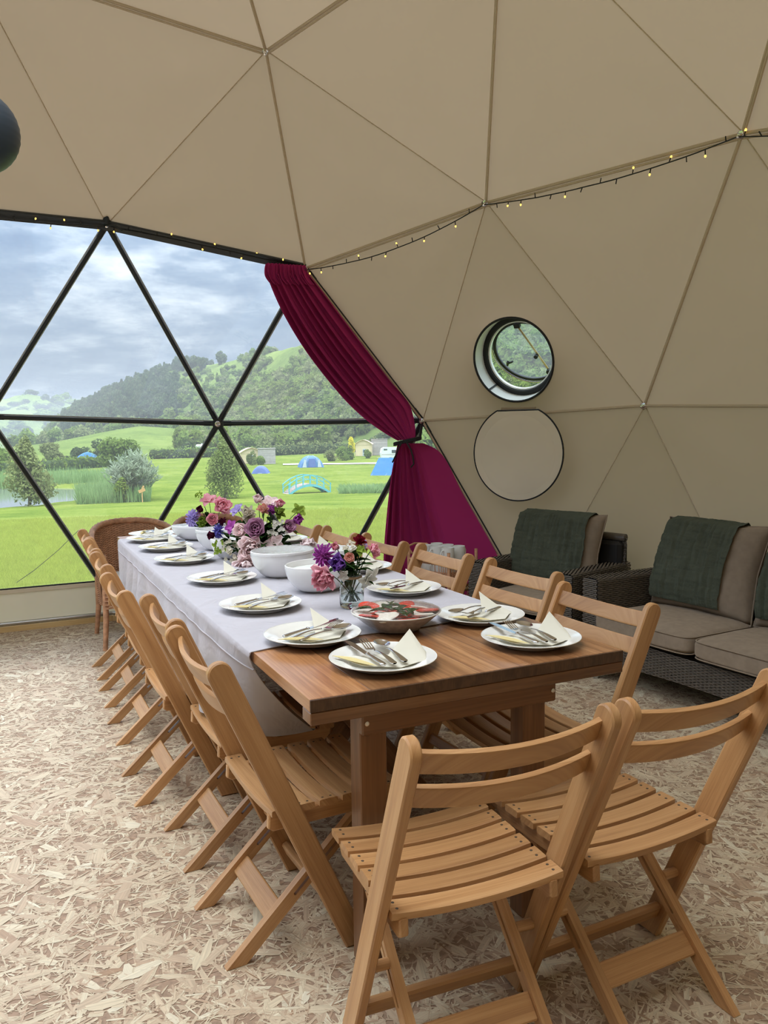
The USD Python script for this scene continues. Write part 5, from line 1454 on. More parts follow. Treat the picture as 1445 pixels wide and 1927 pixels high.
# ------------------------------------------------------------------ flowers
def petal_grid(L, w, cup, curl, n=8, m=6):
    def fn(u, v):
        x = (v - 0.5) * 2
        ww = w * np.sin(np.clip(0.12 + 0.88 * u, 0, 1) ** 0.9 * pi * 0.93) ** 0.7
        return np.stack([x * ww / 2, u * L, cup * L * (x ** 2) * 0.35 + curl * L * u ** 2], -1)
    return grid(fn, n, m)
def put_petal(p, ang, elev, r0_=0.0, z0=0.0):
    """Petal base at the centre, pointing outwards at azimuth ang and raised by elev."""
    q = p.copy()
    q.apply_translation((0, r0_, 0))
    q.apply_transform(trimesh.transformations.rotation_matrix(elev, (1, 0, 0)))
    q.apply_transform(trimesh.transformations.rotation_matrix(ang, (0, 0, 1)))
    q.apply_translation((0, 0, z0)); return q
def toned(ms, g):
    tone = np.concatenate([np.full(len(m.vertices), g.random()) for m in ms])
    return cat(ms), tone
def bloom(kind, r, seed):
    g = np.random.default_rng(seed); ms = []
    if kind == 'rose':
        for layer, (n_, el, sc) in enumerate([(5, 0.25, 1.0), (5, 0.55, 0.95), (6, 0.85, 0.82), (5, 1.1, 0.66), (4, 1.3, 0.5), (3, 1.45, 0.36)]):
            for i in range(n_):
                ms.append(put_petal(petal_grid(r * 1.05 * sc, r * 1.25 * sc, 0.9, 0.35 if layer < 2 else 0.15), i * 2 * pi / n_ + layer * 0.6 + g.normal(0, .1), el + g.normal(0, .06), r * 0.06))
    elif kind == 'peony':
        for layer, (n_, el, sc) in enumerate([(7, 0.1, 1.0), (8, 0.45, 1.0), (9, 0.75, .9), (9, 1.0, .78), (8, 1.2, .62), (7, 1.38, .5), (5, 1.5, .35)]):
            for i in range(n_):
                ms.append(put_petal(petal_grid(r * 1.05 * sc * g.uniform(.85, 1.1), r * 0.85 * sc, 0.9, 0.5 * g.uniform(.2, 1)), i * 2 * pi / n_ + layer * 0.5 + g.normal(0, .15), el + g.normal(0, .12), r * 0.04))
    elif kind == 'aster':
        for layer, (n_, el, sc) in enumerate([(15, 0.05, 1.0), (14, 0.35, .92), (10, 0.65, .75), (7, 1.0, .5)]):
            for i in range(n_):
                ms.append(put_petal(petal_grid(r * sc * g.uniform(.9, 1.1), r * 0.22, 0.6, -0.15), i * 2 * pi / n_ + layer * 0.2 + g.normal(0, .05), el + g.normal(0, .08), r * 0.08))
    elif kind == 'cup':
        for layer, (n_, el, sc) in enumerate([(4, 1.05, 1.0), (4, 1.2, .95), (3, 1.35, .8)]):
            for i in range(n_):
                ms.append(put_petal(petal_grid(r * 1.7 * sc, r * 1.5 * sc, 1.1, -0.12), i * 2 * pi / n_ + layer * 0.7, el + g.normal(0, .06), r * 0.10))
    elif kind == 'open':
        for layer, (n_, el, sc) in enumerate([(5, 0.3, 1.0), (4, 0.7, .7)]):
            for i in range(n_):
                ms.append(put_petal(petal_grid(r * sc, r * 0.8 * sc, 0.5, -0.25), i * 2 * pi / n_ + layer * 0.6 + g.normal(0, .1), el + g.normal(0, .1), r * 0.05))
    elif kind == 'carnation':
        for i in range(46):
            el = g.uniform(0.1, 1.5)
            ms.append(put_petal(petal_grid(r * g.uniform(.7, 1.0), r * 0.5, 0.6, g.uniform(-.3, .5), 4, 3), g.uniform(0, 2 * pi), el, 0))
    elif kind == 'cluster':
        for i in range(26):
            d = g.normal(0, 1, 3); d[2] = abs(d[2]); d /= np.linalg.norm(d)
            c_ = d * r * g.uniform(.5, 1)
            for k in range(5):
                q = put_petal(petal_grid(r * 0.22, r * 0.20, 0.4, 0.1, 3, 2), k * 2 * pi / 5, 0.3)
                q.apply_translation(c_); ms.append(q)
    return toned(ms, g)
kindname = {'rose': 'rose', 'peony': 'peony', 'aster': 'aster', 'cup': 'lisianthus', 'open': 'lily', 'carnation': 'carnation', 'cluster': 'filler_flower'}
def flower(kind, col, r, head, face, foot, label, group, seed, leaves=1, name=None, grp=None):
    """head: bloom centre in the world, face: the way it looks, foot: where the stem ends."""
    head, face, foot = np.asarray(head, float), np.asarray(face, float), np.asarray(foot, float)
    face = face / np.linalg.norm(face)
    t = thing(name or kindname[kind], label, 'flower', head, 0, group)
    ex = np.cross(face, (0.1, 0.2, 1.0)); ex /= np.linalg.norm(ex)
    m, tone = bloom(kind, r, seed)
    obj('bloom', to_axes(m, ex, np.cross(face, ex), face), col, t, smooth=True, tone=tone)
    if kind == 'aster':
        obj('flower_centre', to_axes(lathe([(0, 0.10 * r), (0.18 * r, 0.08 * r), (0.22 * r, 0.0)], 14), ex, np.cross(face, ex), face), 'pt_wine', t, smooth=True)
    p1 = -face * r * 0.15
    p3 = foot - head
    p2 = p1 - face * 0.35 * np.linalg.norm(p3) * 0.5
    s = np.linspace(0, 1, 10)[:, None]
    stem = (1 - s) ** 2 * p1 + 2 * s * (1 - s) * (p2 + p3 * 0.25) + s ** 2 * p3
    obj('stem', tube(stem, 0.0017, 6), 'stem', t, smooth=True)
    g = np.random.default_rng(seed + 99)
    for k in range(leaves):
        i = int(g.integers(2, 6))
        d = g.normal(0, 1, 3); d[2] *= 0.5; d /= np.linalg.norm(d)
        lm = leaf_mesh(g.uniform(.035, .06), g.uniform(.016, .028), 0.2, 0.25)
        e2 = np.cross(d, (0, 0, 1.0)); e2 /= np.linalg.norm(e2)
        obj('leaf', solid(to_axes(lm, e2, d, np.cross(e2, d), stem[i]), 0.0005), 'green_leaf', t, smooth=True, tone=None)
    return t
def to_cam(p): d = EYE - np.asarray(p); return d / np.linalg.norm(d)
CR = np.array([rt[0], rt[1], 0]); CR /= np.linalg.norm(CR); UPZ = np.array([0, 0, 1.0]); CT = np.cross(UPZ, CR); CT = -CT if CT @ (EYE - np.array([0, 0, 0])) > 0 and False else CT

# a glass jar with water: r, h
def glass_jar(label, s, t, r, h, water=0.42, twine=True, zt=TH + 0.0058):
    q = thing('glass_jar', label, 'jar', tp(s, t, zt), TRZ)
    n = 48
    prof = [(0, 0.0), (r * .86, 0.0), (r * .97, 0.005), (r, 0.014), (r, h * .74), (r * .93, h * .84), (r * .80, h * .90), (r * .80, h * .985), (r * .83, h), (r * .77, h), (r * .755, h * .90), (r * .88, h * .83), (r * .945, h * .73), (r * .945, 0.018), (r * .88, 0.010), (0, 0.009)]
    obj('glass', lathe(prof, n), 'jar_glass', q, smooth=40)
    wz = h * water
    obj('water', lathe([(0, 0.0105), (r * .87, 0.0115), (r * .935, 0.019), (r * .935, wz), (0, wz)], n), 'water', q, smooth=40)
    obj('screw_thread', cat([moved(tube(circ(r * .81, 40), 0.0012, 5, True), (0, 0, h * k)) for k in (.925, .96)]), 'jar_glass', q, smooth=True)
    if twine:
        tw = plain_twine
        obj('twine', cat([moved(tube(circ(r * .835, 36), 0.0016, 6, True), (0, 0, h * .895 + 0.003 * k)) for k in range(3)] + [tube([(r * .8, -.01, h * .9), (r * 1.05, -.015, h * .80), (r * 1.1, -.02, h * .72), (r * .95, -.02, h * .70)], 0.0014, 5)]), tw, q, smooth=True)
    return q
plain_twine = plain('jute_twine', (0.36, 0.25, 0.14), 0.9)
JS, JT = 0.452, 0.828
jr, jh = 0.041, 0.112
glass_jar('clear glass jar with twine holding the nearest flowers', JS, JT, jr, jh)
J = np.array(tp(JS, JT, TH + 0.0058))
def jf(dx, dz, dy=0.0):   # dx to the right of the picture, dy towards the viewer, dz up from the jar's rim
    return J + CR * dx - np.array([CT[0], CT[1], 0]) * dy * 1.0 + UPZ * (jh + dz)
# CT points away from the viewer
if CT @ (J - EYE) < 0: CT = -CT
def jar_flowers(J, jh, lst, where, group, base_seed, footr=0.02, wz=0.02):
    for i, (kind, col, cname, r, dx, dz, dy, fx, fz, lv) in enumerate(lst):
        h = J + CR * dx - CT * dy + UPZ * (jh + dz)
        face = CR * fx + UPZ * fz - CT * 0.7
        foot = J + CR * (-dx * 0.12) + CT * dy * 0.1 + UPZ * wz
        flower(kind, col, r, h, face, foot, f'{cname} {where}', None, base_seed + i, lv)
jar_flowers(J, jh, [
    ('aster', 'pt_magenta', 'magenta aster with spiky petals', 0.041, -0.088, 0.064, 0.01, -0.35, 0.10, 0),
    ('peony', 'pt_pink', 'large pink peony drooping', 0.046, -0.080, 0.006, 0.035, -0.40, -0.30, 0),
    ('cup', 'pt_violet', 'purple lisianthus', 0.030, -0.030, 0.036, 0.035, -0.30, 0.30, 1),
    ('carnation', 'pt_red', 'dark red carnation', 0.030, 0.028, 0.104, -0.01, 0.0, 0.9, 1),
    ('carnation', 'pt_pink', 'pink carnation leaning right', 0.032, 0.068, 0.078, 0.0, 0.7, 0.4, 2),
    ('open', 'lime', 'lime green bloom', 0.022, 0.030, 0.083, 0.02, 0.1, 0.6, 1),
    ('open', 'pt_white', 'white lily hanging over the rim', 0.042, 0.056, -0.006, 0.02, 0.6, -0.5, 1),
    ('cluster', 'pt_cream', 'cream filler flower', 0.026, -0.004, 0.088, 0.01, 0.0, 0.8, 1),
    ('rose', 'pt_peach', 'small peach rose', 0.020, -0.004, 0.056, 0.03, 0.0, 0.4, 1),
    ('cup', 'pt_pink', 'closed pink bud', 0.016, -0.046, 0.086, 0.0, -0.3, 0.6, 1),
    ('cluster', 'pt_lilac', 'pale lilac filler flower', 0.020, 0.040, 0.092, -0.02, 0.2, 0.8, 1),
    ('open', 'pt_white', 'small white and green bloom', 0.020, -0.022, 0.004, 0.045, -0.3, 0.0, 1),
], 'in the nearest glass jar', 'flowers in the nearest jar', 300)
fo = thing('foliage_sprig', 'dark green leafy sprigs filling the nearest glass jar', 'foliage', J + UPZ * jh)
g = np.random.default_rng(44)
for i in range(22):
    d = np.array([g.normal(0, .6), g.normal(0, .6), g.uniform(-.1, .9)]); d /= np.linalg.norm(d)
    e2 = np.cross(d, (0, 0, 1.0)); e2 /= np.linalg.norm(e2)
    p = np.array([g.normal(0, .018), g.normal(0, .018), g.uniform(0.0, .05)])
    obj('leaf', solid(to_axes(leaf_mesh(g.uniform(.04, .062), g.uniform(.024, .038), .15, .3), e2, d, np.cross(e2, d), p), 0.0005), 'green_leaf', fo, smooth=True)
for i in range(9):
    a = i * 0.7
    obj('stem', tube([(0.012 * math.cos(a), 0.012 * math.sin(a), 0.02), (0.004 * math.cos(a), 0.004 * math.sin(a), -0.03), (-0.020 * math.cos(a), -0.020 * math.sin(a), -0.088)], 0.0017, 6), 'stem', fo, smooth=True)

# far flowers in a small jar
FS, FT = 0.448, 2.82
glass_jar('small glass jar of flowers near the far table end', FS, FT, 0.045, 0.075, 0.6, False)
J2 = np.array(tp(FS, FT, TH + 0.0058))
jar_flowers(J2, 0.075, [
    ('peony', 'pt_pink', 'bright pink peony', 0.055, 0.055, 0.105, 0.0, 0.4, 0.5, 1),
    ('open', 'pt_pink', 'upright pink lily', 0.048, -0.012, 0.150, 0.0, -0.1, 0.8, 1),
    ('rose', 'pt_pink', 'round pink rose', 0.036, 0.018, 0.050, 0.05, 0.1, 0.1, 1),
    ('aster', 'pt_lilac', 'lilac aster', 0.050, -0.095, 0.052, 0.03, -0.6, 0.2, 1),
    ('carnation', 'lime', 'lime green carnation', 0.044, -0.030, 0.030, 0.05, -0.2, 0.1, 2),
    ('cup', 'pt_wine', 'wine red bud', 0.022, -0.050, 0.088, 0.01, -0.3, 0.6, 2),
    ('cup', 'pt_lilac', 'pale violet bell', 0.030, 0.040, -0.03, 0.05, 0.4, -0.8, 1),
    ('cluster', 'lime', 'green berry sprig', 0.028, -0.060, 0.175, 0.0, -0.4, 0.8, 1),
    ('rose', 'pt_mauve', 'small mauve rose', 0.022, -0.060, 0.062, 0.03, -0.4, 0.4, 1),
], 'in the far jar', 'flowers in the far jar', 400, wz=0.015)
f2 = thing('foliage_sprig', 'dark green leaves spreading over the far jar', 'foliage', J2 + UPZ * 0.075)
for i in range(20):
    d = np.array([g.normal(0, .8), g.normal(0, .8), g.uniform(-.5, .8)]); d /= np.linalg.norm(d)
    e2 = np.cross(d, (0, 0, 1.0)); e2 /= np.linalg.norm(e2)
    p = np.array([g.normal(0, .022), g.normal(0, .022), g.uniform(0.0, .06)])
    obj('leaf', solid(to_axes(leaf_mesh(g.uniform(.05, .09), g.uniform(.028, .05), .15, .3), e2, d, np.cross(e2, d), p), 0.0005), 'green_leaf', f2, smooth=True)

# large low centrepiece
CS, CTt = 0.475, 1.955
vz = TH + 0.0058
vs_ = thing('flower_bowl', 'low white footed bowl hidden under the large flower arrangement', 'bowl', tp(CS, CTt, vz), TRZ)
obj('shell', lathe([(0, 0), (0.05, 0), (0.052, 0.006), (0.03, 0.018), (0.035, 0.028), (0.080, 0.050), (0.088, 0.078), (0.084, 0.078), (0.075, 0.055), (0, 0.036)], 48), 'bowl_white', vs_, smooth=40)
CB = np.array(tp(CS, CTt, vz + 0.07))
big = [
    ('rose', 'pt_mauve', 'large dusky mauve rose at the heart', 0.050, -0.010, 0.075, 0.11, 0.0, 0.25, 0),
    ('peony', 'pt_blush', 'pale pink peony at the front', 0.062, -0.030, -0.008, 0.14, 0.0, 0.0, 0),
    ('peony', 'pt_blush', 'drooping blush peony touching the cloth', 0.062, -0.045, -0.078, 0.17, -0.1, -0.3, 0),
    ('cluster', 'pt_cream', 'cream hydrangea head at lower left', 0.060, -0.115, -0.020, 0.12, -0.5, 0.0, 1),
    ('rose', 'pt_blush', 'small blush rose left of the mauve rose', 0.038, -0.075, 0.068, 0.10, -0.3, 0.2, 1),
    ('carnation', 'pt_peach', 'peach carnation on top', 0.038, 0.018, 0.152, 0.03, 0.1, 0.8, 1),
    ('carnation', 'pt_cream', 'white ruffled carnation at upper left', 0.048, -0.052, 0.135, 0.03, -0.2, 0.6, 1),
    ('open', 'pt_lilac', 'lilac freesia at upper left', 0.036, -0.105, 0.155, 0.0, -0.5, 0.7, 1),
    ('cup', 'pt_blush', 'pale pink tulip bud at the top', 0.024, -0.010, 0.190, -0.02, 0.0, 0.9, 1),
    ('open', 'pt_blush', 'pink alstroemeria at the top', 0.045, 0.045, 0.185, -0.02, 0.2, 0.8, 1),
    ('cup', 'pt_pink', 'pink bud at upper right', 0.022, 0.085, 0.170, -0.02, 0.4, 0.8, 1),
    ('carnation', 'pt_wine', 'dark wine scabious at left', 0.026, -0.165, 0.105, 0.05, -0.6, 0.4, 1),
    ('aster', 'pt_blue', 'violet blue cornflower at left', 0.034, -0.185, 0.065, 0.06, -0.7, 0.2, 1),
    ('open', 'pt_magenta', 'magenta freesia at left', 0.034, -0.125, 0.085, 0.08, -0.4, 0.3, 1),
    ('cup', 'pt_wine', 'nearly black bud at far left', 0.020, -0.205, 0.045, 0.07, -0.8, 0.2, 1),
    ('carnation', 'lime', 'lime green chrysanthemum at right', 0.036, 0.088, 0.140, 0.05, 0.3, 0.6, 1),
    ('cluster', 'pt_white', 'white variegated sprig at right', 0.046, 0.085, 0.070, 0.10, 0.3, 0.2, 1),
    ('rose', 'pt_mauve', 'small mauve rose at right', 0.034, 0.130, 0.080, 0.07, 0.5, 0.3, 1),
    ('cup', 'pt_magenta', 'deep magenta bud at far right', 0.026, 0.160, 0.105, 0.03, 0.7, 0.4, 1),
    ('open', 'pt_blush', 'pale pink alstroemeria at lower right', 0.045, 0.070, 0.015, 0.13, 0.3, 0.0, 1),
    ('cup', 'pt_blush', 'blush petal cup at far right', 0.040, 0.195, 0.005, 0.06, 0.8, -0.2, 1),
    ('carnation', 'pt_magenta', 'purple carnation behind the peach one', 0.036, 0.060, 0.150, 0.02, 0.1, 0.7, 1),
    ('open', 'lime', 'green hellebore at far right', 0.036, 0.175, 0.150, 0.0, 0.7, 0.5, 2),
    ('cluster', 'lime', 'green leafy cluster at lower left', 0.042, -0.175, -0.005, 0.10, -0.7, 0.0, 2),
]
for i, (kind, col, cname, r, dx, dz, dy, fx, fz, lv) in enumerate(big):
    h = CB + CR * dx - CT * dy * 0.62 + UPZ * (dz + 0.012)
    flower(kind, col, r, h, CR * fx + UPZ * fz - CT * 0.8, CB + UPZ * -0.02, f'{cname} of the large table arrangement', None, 500 + i, lv)
f3 = thing('foliage_sprig', 'dense dark green foliage inside the large table flower arrangement', 'foliage', CB)
for i in range(120):
    d = g.normal(0, 1, 3); d[2] = abs(d[2]) * 0.8 - 0.2; d /= np.linalg.norm(d)
    e2 = np.cross(d, (0, 0, 1.0)); e2 /= np.linalg.norm(e2)
    p = CR * g.normal(0, .07) - CT * g.normal(0.02, .035) + UPZ * g.uniform(-.02, .08)
    obj('leaf', solid(to_axes(leaf_mesh(g.uniform(.045, .08), g.uniform(.028, .048), .2, .3), e2, d, np.cross(e2, d), p), 0.0005), 'green_leaf', f3, smooth=True)

# ------------------------------------------------------------------ outside: trees, hedges, tents, bridge
def leaf_quads(P, size, g, up=0.3, nrm=None, aspect=1.5):
    n = len(P)
    d = g.normal(0, 1, (n, 3))
    if nrm is not None: d = d * 0.7 + nrm * 1.2
    d[:, 2] += up; d /= np.linalg.norm(d, axis=1, keepdims=True)
    a = np.cross(d, g.normal(0, 1, (n, 3))); a /= np.linalg.norm(a, axis=1, keepdims=True)
    b = np.cross(d, a)
    s = size * g.uniform(.6, 1.3, (n, 1))
    V = np.stack([P - a * s * aspect * .5, P - b * s * .42 + d * s * .1, P + a * s * aspect * .5, P + b * s * .42 + d * s * .1], 1).reshape(-1, 3)
    i = np.arange(n)[:, None] * 4
    F = np.vstack([i + np.array([0, 1, 2]), i + np.array([0, 2, 3])])
    return tm(V, F), np.repeat(g.random(n), 4)
def crown_points(n, rx, rz, zc, g, lumps=9, shell=0.55):
    """Points spread through a lumpy crown."""
    C = g.normal(0, 1, (lumps, 3)); C /= np.linalg.norm(C, axis=1, keepdims=True)
    C *= np.array([rx * .55, rx * .55, rz * .6]); Rr = np.full(lumps, 1.0) * g.uniform(.42, .62, lumps)
    k = g.integers(0, lumps, n)
    d = g.normal(0, 1, (n, 3)); d /= np.linalg.norm(d, axis=1, keepdims=True)
    rad = (shell + (1 - shell) * g.random(n)) ** .6
    P = C[k] + d * (Rr[k] * rad)[:, None] * np.array([rx, rx, rz])
    P[:, 2] += zc
    return P, d
def blob(rx, rz, zc, g, lumps=7, sub=2):
    ms = []
    C = g.normal(0, 1, (lumps, 3)); C /= np.linalg.norm(C, axis=1, keepdims=True); C *= np.array([rx * .5, rx * .5, rz * .5])
    for c in C:
        m = trimesh.creation.icosphere(sub, 1.0)
        v = np.array(m.vertices); v *= (1 + 0.35 * (fbm(v * 2.5 + c, 3, 3)[:, None] - 0.5))
        v = v * np.array([rx, rx, rz]) * g.uniform(.42, .6) + c + np.array([0, 0, zc])
        ms.append(tm(v, m.faces))
    return cat(ms)

protos_ = UsdGeom.Scope.Define(stage, '/World/Looks/none') if False else None
def forest(name, label, cat_, protos, placements, m):
    """One instancer of trees: protos = [(mesh, tone)], placements = [(proto, position, scale, turn)]."""
    pi_ = UsdGeom.PointInstancer.Define(stage, numbered('/World', name))
    rel = pi_.CreatePrototypesRel()
    for i, (me, tone) in enumerate(protos):
        p = obj('tree_form', me, m[i] if isinstance(m, list) else m, pi_.GetPrim(), smooth=False, tone=tone)
        rel.AddTarget(p.GetPath())
    ids, pos, sc, ori = [], [], [], []
    for k, p, s, a in placements:
        ids.append(k); pos.append(Gf.Vec3f(*map(float, p))); sc.append(Gf.Vec3f(float(s[0]), float(s[0]), float(s[1])))
        ori.append(Gf.Quath(math.cos(a / 2), Gf.Vec3h(0, 0, math.sin(a / 2))))
    pi_.CreateProtoIndicesAttr(Vt.IntArray(ids)); pi_.CreatePositionsAttr(Vt.Vec3fArray(pos)); pi_.CreateScalesAttr(Vt.Vec3fArray(sc)); pi_.CreateOrientationsAttr(Vt.QuathArray(ori))
    tag(pi_.GetPrim(), label, cat_, None, 'stuff')
g = np.random.default_rng(77)
def tree_proto(rx, rz, n, size, seed, conifer=False):
    q = np.random.default_rng(seed)
    if conifer:
        u = q.random(n) ** 0.7
        a = q.uniform(0, 2 * pi, n); r_ = rx * (1 - u) * np.sqrt(q.uniform(.3, 1, n)) + 0.05
        P = np.stack([r_ * np.cos(a), r_ * np.sin(a), u * rz * 2], 1)
        m, t = leaf_quads(P, size, q, 0.0)
    else:
        P, d = crown_points(n, rx, rz, rz * 1.05, q)
        m, t = leaf_quads(P, size, q, 0.2, d)
    core = blob(rx * .8, rz * .8, rz * (0.8 if conifer else 1.0), q, 5, 1)
    if conifer: 
        core = lathe([(0, 0), (rx * .6, 0.3), (rx * .3, rz), (0, rz * 1.8)], 8)
    return cat([m, core]), np.concatenate([t, q.random(len(core.vertices)) * .3])
woods = [tree_proto(3.4, 3.3, 420, 0.95, 1), tree_proto(3.0, 3.8, 420, 0.9, 2), tree_proto(4.0, 3.4, 460, 1.0, 3), tree_proto(2.4, 2.2, 320, 0.8, 4), tree_proto(2.3, 4.6, 420, 0.9, 5)]
wm = ['leaf_mid', 'leaf_light', 'leaf_olive', 'leaf_mid', 'leaf_dark']
pl_d, pl_c = [], []
n_try = 0
while len(pl_d) < 5200 and n_try < 90000:
    n_try += 1
    b = g.uniform(-34, 22); rc = float(crest_r(b)); r_ = g.uniform(275 if b < -6.5 else 196, rc * 1.04)
    q = (r_ - 0.62 * rc) / (0.38 * rc)
    x, y = EYE[0] + r_ * math.sin(math.radians(b)), EYE[1] + r_ * math.cos(math.radians(b))
    nz = float(fbm(np.array([x * 0.011, y * 0.011, 0.3]), 4, 17))
    if b < -23.5:
        if r_ < 470: continue                        # the open hump field
        if b > -31 and r_ > 0.74 * rc and g.random() < 0.9:
            if len(pl_c) < 1500: pl_c.append((4, spot(b, r_, -.3), (g.uniform(1.0, 1.5), g.uniform(.9, 1.5)), g.uniform(0, 6.28)))
            continue
        if g.random() > 0.35: continue
        k = int(g.integers(0, 4)); s = g.uniform(.8, 1.3)
    else:
        dens = np.interp(q, [-1, 0.0, 0.35, 0.7, 1.0], [1.0, 1.0, 0.85, 0.38, 0.22])
        if b > -8: dens = np.interp(q, [-1, 0, 0.7, 1], [1.0, 1.0, 0.95, 0.9])
        if nz > 0.34 + 0.42 * dens: continue
        if q > 0.86 and b < -19.5 and g.random() < 0.75:
            pl_c.append((4, spot(b, r_, -.3), (g.uniform(.9, 1.3), g.uniform(.8, 1.3)), g.uniform(0, 6.28))); continue
        k = int(g.choice([0, 1, 2, 3], p=[.36, .2, .24, .2])); s = g.uniform(.55, 1.15) * (0.62 if q > 0.6 else 1.0)
    if 275 < r_ < 300 and b < -7 and g.random() < .4: continue
    pl_d.append((k, spot(b, r_, -.5), (s, s * g.uniform(.85, 1.2)), g.uniform(0, 6.28)))
forest('deciduous_woodland', 'mixed green woodland covering the hillside beyond the campsite', 'woodland', woods[:4], pl_d, wm[:4])
forest('conifer_wood', 'dark conifer wood along the ridge left of the hill', 'woodland', [woods[4]], [(0,) + p[1:] for p in pl_c], [wm[4]])
# small bushes and far hedgerow trees on the distant hills and the hump field
pl_f = []
for i in range(900):
    b = g.uniform(-52, -24); r_ = g.uniform(1000, 2500)
    if fbm(np.array([b * 0.55, r_ * 0.004, 0.0]), 3, 5) < 0.52: continue
    pl_f.append((int(g.integers(0, 2)), spot(b, r_, -1), (g.uniform(2.2, 5.0), g.uniform(1.6, 2.6)), g.uniform(0, 6)))
forest('distant_woodland', 'far dark tree belts on the distant valley hills at the left', 'woodland', [woods[0], woods[2]], pl_f, ['leaf_dark', 'leaf_mid'])

def bush(name, label, cat_, b, r_, h, w, m, n, size, group=None, trunk=True, lumps=10, zc=None, low=False):
    p = spot(b, r_, -.05)
    q = np.random.default_rng(int(abs(b * 1000)) + int(r_))
    t = thing(name, label, cat_, p, 0, group)
    rz = h / 2 * (0.92 if trunk and not low else 1.0)
    P, d = crown_points(n, w / 2, rz, h - rz, q, lumps, 0.45)
    if low: P[:, :2] *= np.clip(1.55 - 1.05 * P[:, 2] / h, 0.35, 1.4)[:, None]
    P[:, 2] = np.maximum(P[:, 2], 0.05)
    me, tone = leaf_quads(P, size, q, 0.2, d)
    obj('foliage', me, m, t, smooth=False, tone=tone, kind='stuff')
    br = []
    if trunk:
        obj('trunk', tube([(0, 0, 0), (0.03 * h, 0, h * .3), (0, 0.02 * h, h * .75)], [0.028 * h, 0.02 * h, 0.006 * h], 8), 'bark', t, smooth=True)
        for i in range(9):
            a = q.uniform(0, 6.28); z = q.uniform(.2, .6) * h; e = np.array([math.cos(a) * w * .36, math.sin(a) * w * .36, z + h * .22])
            br.append(tube([(0, 0, z), e * .5 + (0, 0, z * .5), e], [0.010 * h, 0.007 * h, 0.003 * h], 5))
        obj('branch', cat(br), 'bark', t, smooth=True, kind='stuff')
    return t
def bladed(name, label, cat_, b, r_, h, w, m, n, L, wid, seed, upw=0.55):
    """A bush of long narrow leaves on upright wands."""
    q = np.random.default_rng(seed)
    p = spot(b, r_, -.05); t = thing(name, label, cat_, p)
    wands, V, F, tones = [], [], [], []
    for i in range(n):
        a = q.uniform(0, 2 * pi); k = math.sqrt(q.random()); hh = h * (1 - 0.45 * k ** 2) * q.uniform(.75, 1.05)
        e = np.array([math.cos(a) * k * w / 2, math.sin(a) * k * w / 2, hh]); s0 = np.array([math.cos(a), math.sin(a), 0]) * k * w * .18
        if i % 6 == 0: wands.append(tube([s0, (s0 + e) * .5 + (0, 0, hh * .1), e], [.03, .02, .006], 4))
        for j in range(34):
            f = q.uniform(.12, 1.0); c = s0 * (1 - f) ** 2 + e * f + np.array([0, 0, hh * .2 * f * (1 - f)])
            d = q.normal(0, 1, 3); d[2] = abs(d[2]) * .6 + upw; d /= np.linalg.norm(d)
            x = np.cross(d, q.normal(0, 1, 3)); x /= np.linalg.norm(x)
            k0 = len(V) * 1
            V += [c - x * wid * .2, c + d * L * .5 + x * wid * .5, c + d * L, c + d * L * .5 - x * wid * .5]
            F += [(k0, k0 + 1, k0 + 2), (k0, k0 + 2, k0 + 3)]; tones += [q.random()] * 4
    obj('foliage', tm(V, F), m, t, smooth=False, tone=tones, kind='stuff')
    obj('branch', cat(wands), 'bark', t, smooth=True, kind='stuff')
    return t
bladed('silver_willow', 'rounded silver-leaved willow bush by the pond reeds', 'bush', -26.75, 86, 5.0, 5.6, 'leaf_silver', 190, 0.62, 0.14, 5)
bush('pond_tree', 'sparse olive-green tree growing on the near bank of the pond', 'tree', -33.25, 84, 6.3, 4.4, 'leaf_olive', 4200, 0.24, None, True, 20, None, True)
t_ = bush('young_birch', 'slim pale green birch below the central window hub', 'tree', -20.55, 84, 7.4, 3.5, 'leaf_birch', 5200, 0.20, None, True, 18, None, True)
bush('small_shrub', 'small yellow-green shrub in front of the silver willow', 'shrub', -27.6, 83, 2.6, 1.7, 'leaf_light', 700, 0.2, None, False, 8)
bush('round_tree', 'round mid-green tree behind the silver willow', 'tree', -27.6, 165, 6.8, 8.0, 'leaf_mid', 2600, 0.5, None, True, 12)
bush('round_tree', 'dark rounded tree at the left end of the hump field', 'tree', -31.6, 205, 5.4, 7.5, 'leaf_olive', 1800, 0.5, None, True, 10)
bush('round_tree', 'small dark tree on the hump field edge, right of the rounded tree', 'tree', -30.0, 215, 4.4, 5.0, 'leaf_dark', 1200, 0.5, None, True, 8)
bush('round_tree', 'dark tree standing left behind the silver willow', 'tree', -28.7, 205, 6.0, 7.0, 'leaf_dark', 1600, 0.5, None, True, 10)
bush('round_tree', 'broad tree above the hedge at the left picture edge', 'tree', -35.2, 190, 6.0, 8.0, 'leaf_mid', 1800, 0.5, None, True, 10)
for i, (b, r_, h, w, m, lab) in enumerate([(-13.1, 196, 3.0, 3.6, 'leaf_olive', 'dark shrub right of the big blue tent'), (-12.25, 200, 3.6, 4.2, 'leaf_mid', 'leafy shrub between the tent and the cream cabin'),
        (-11.75, 205, 4.6, 3.6, 'leaf_mid', 'tall shrub beside the cream cabin'), (-10.55, 212, 2.4, 2.4, 'leaf_mid', 'low bush before the cream cabin door'),
        (-18.65, 180, 3.4, 2.4, 'leaf_olive', 'brownish shrub before the beige hut'), (-18.1, 182, 2.4, 2.4, 'leaf_mid', 'low green bush beside the grey shed')]):
    bush('garden_shrub', lab, 'shrub', b, r_, h, w, m, 900, 0.32, None, False, 8)
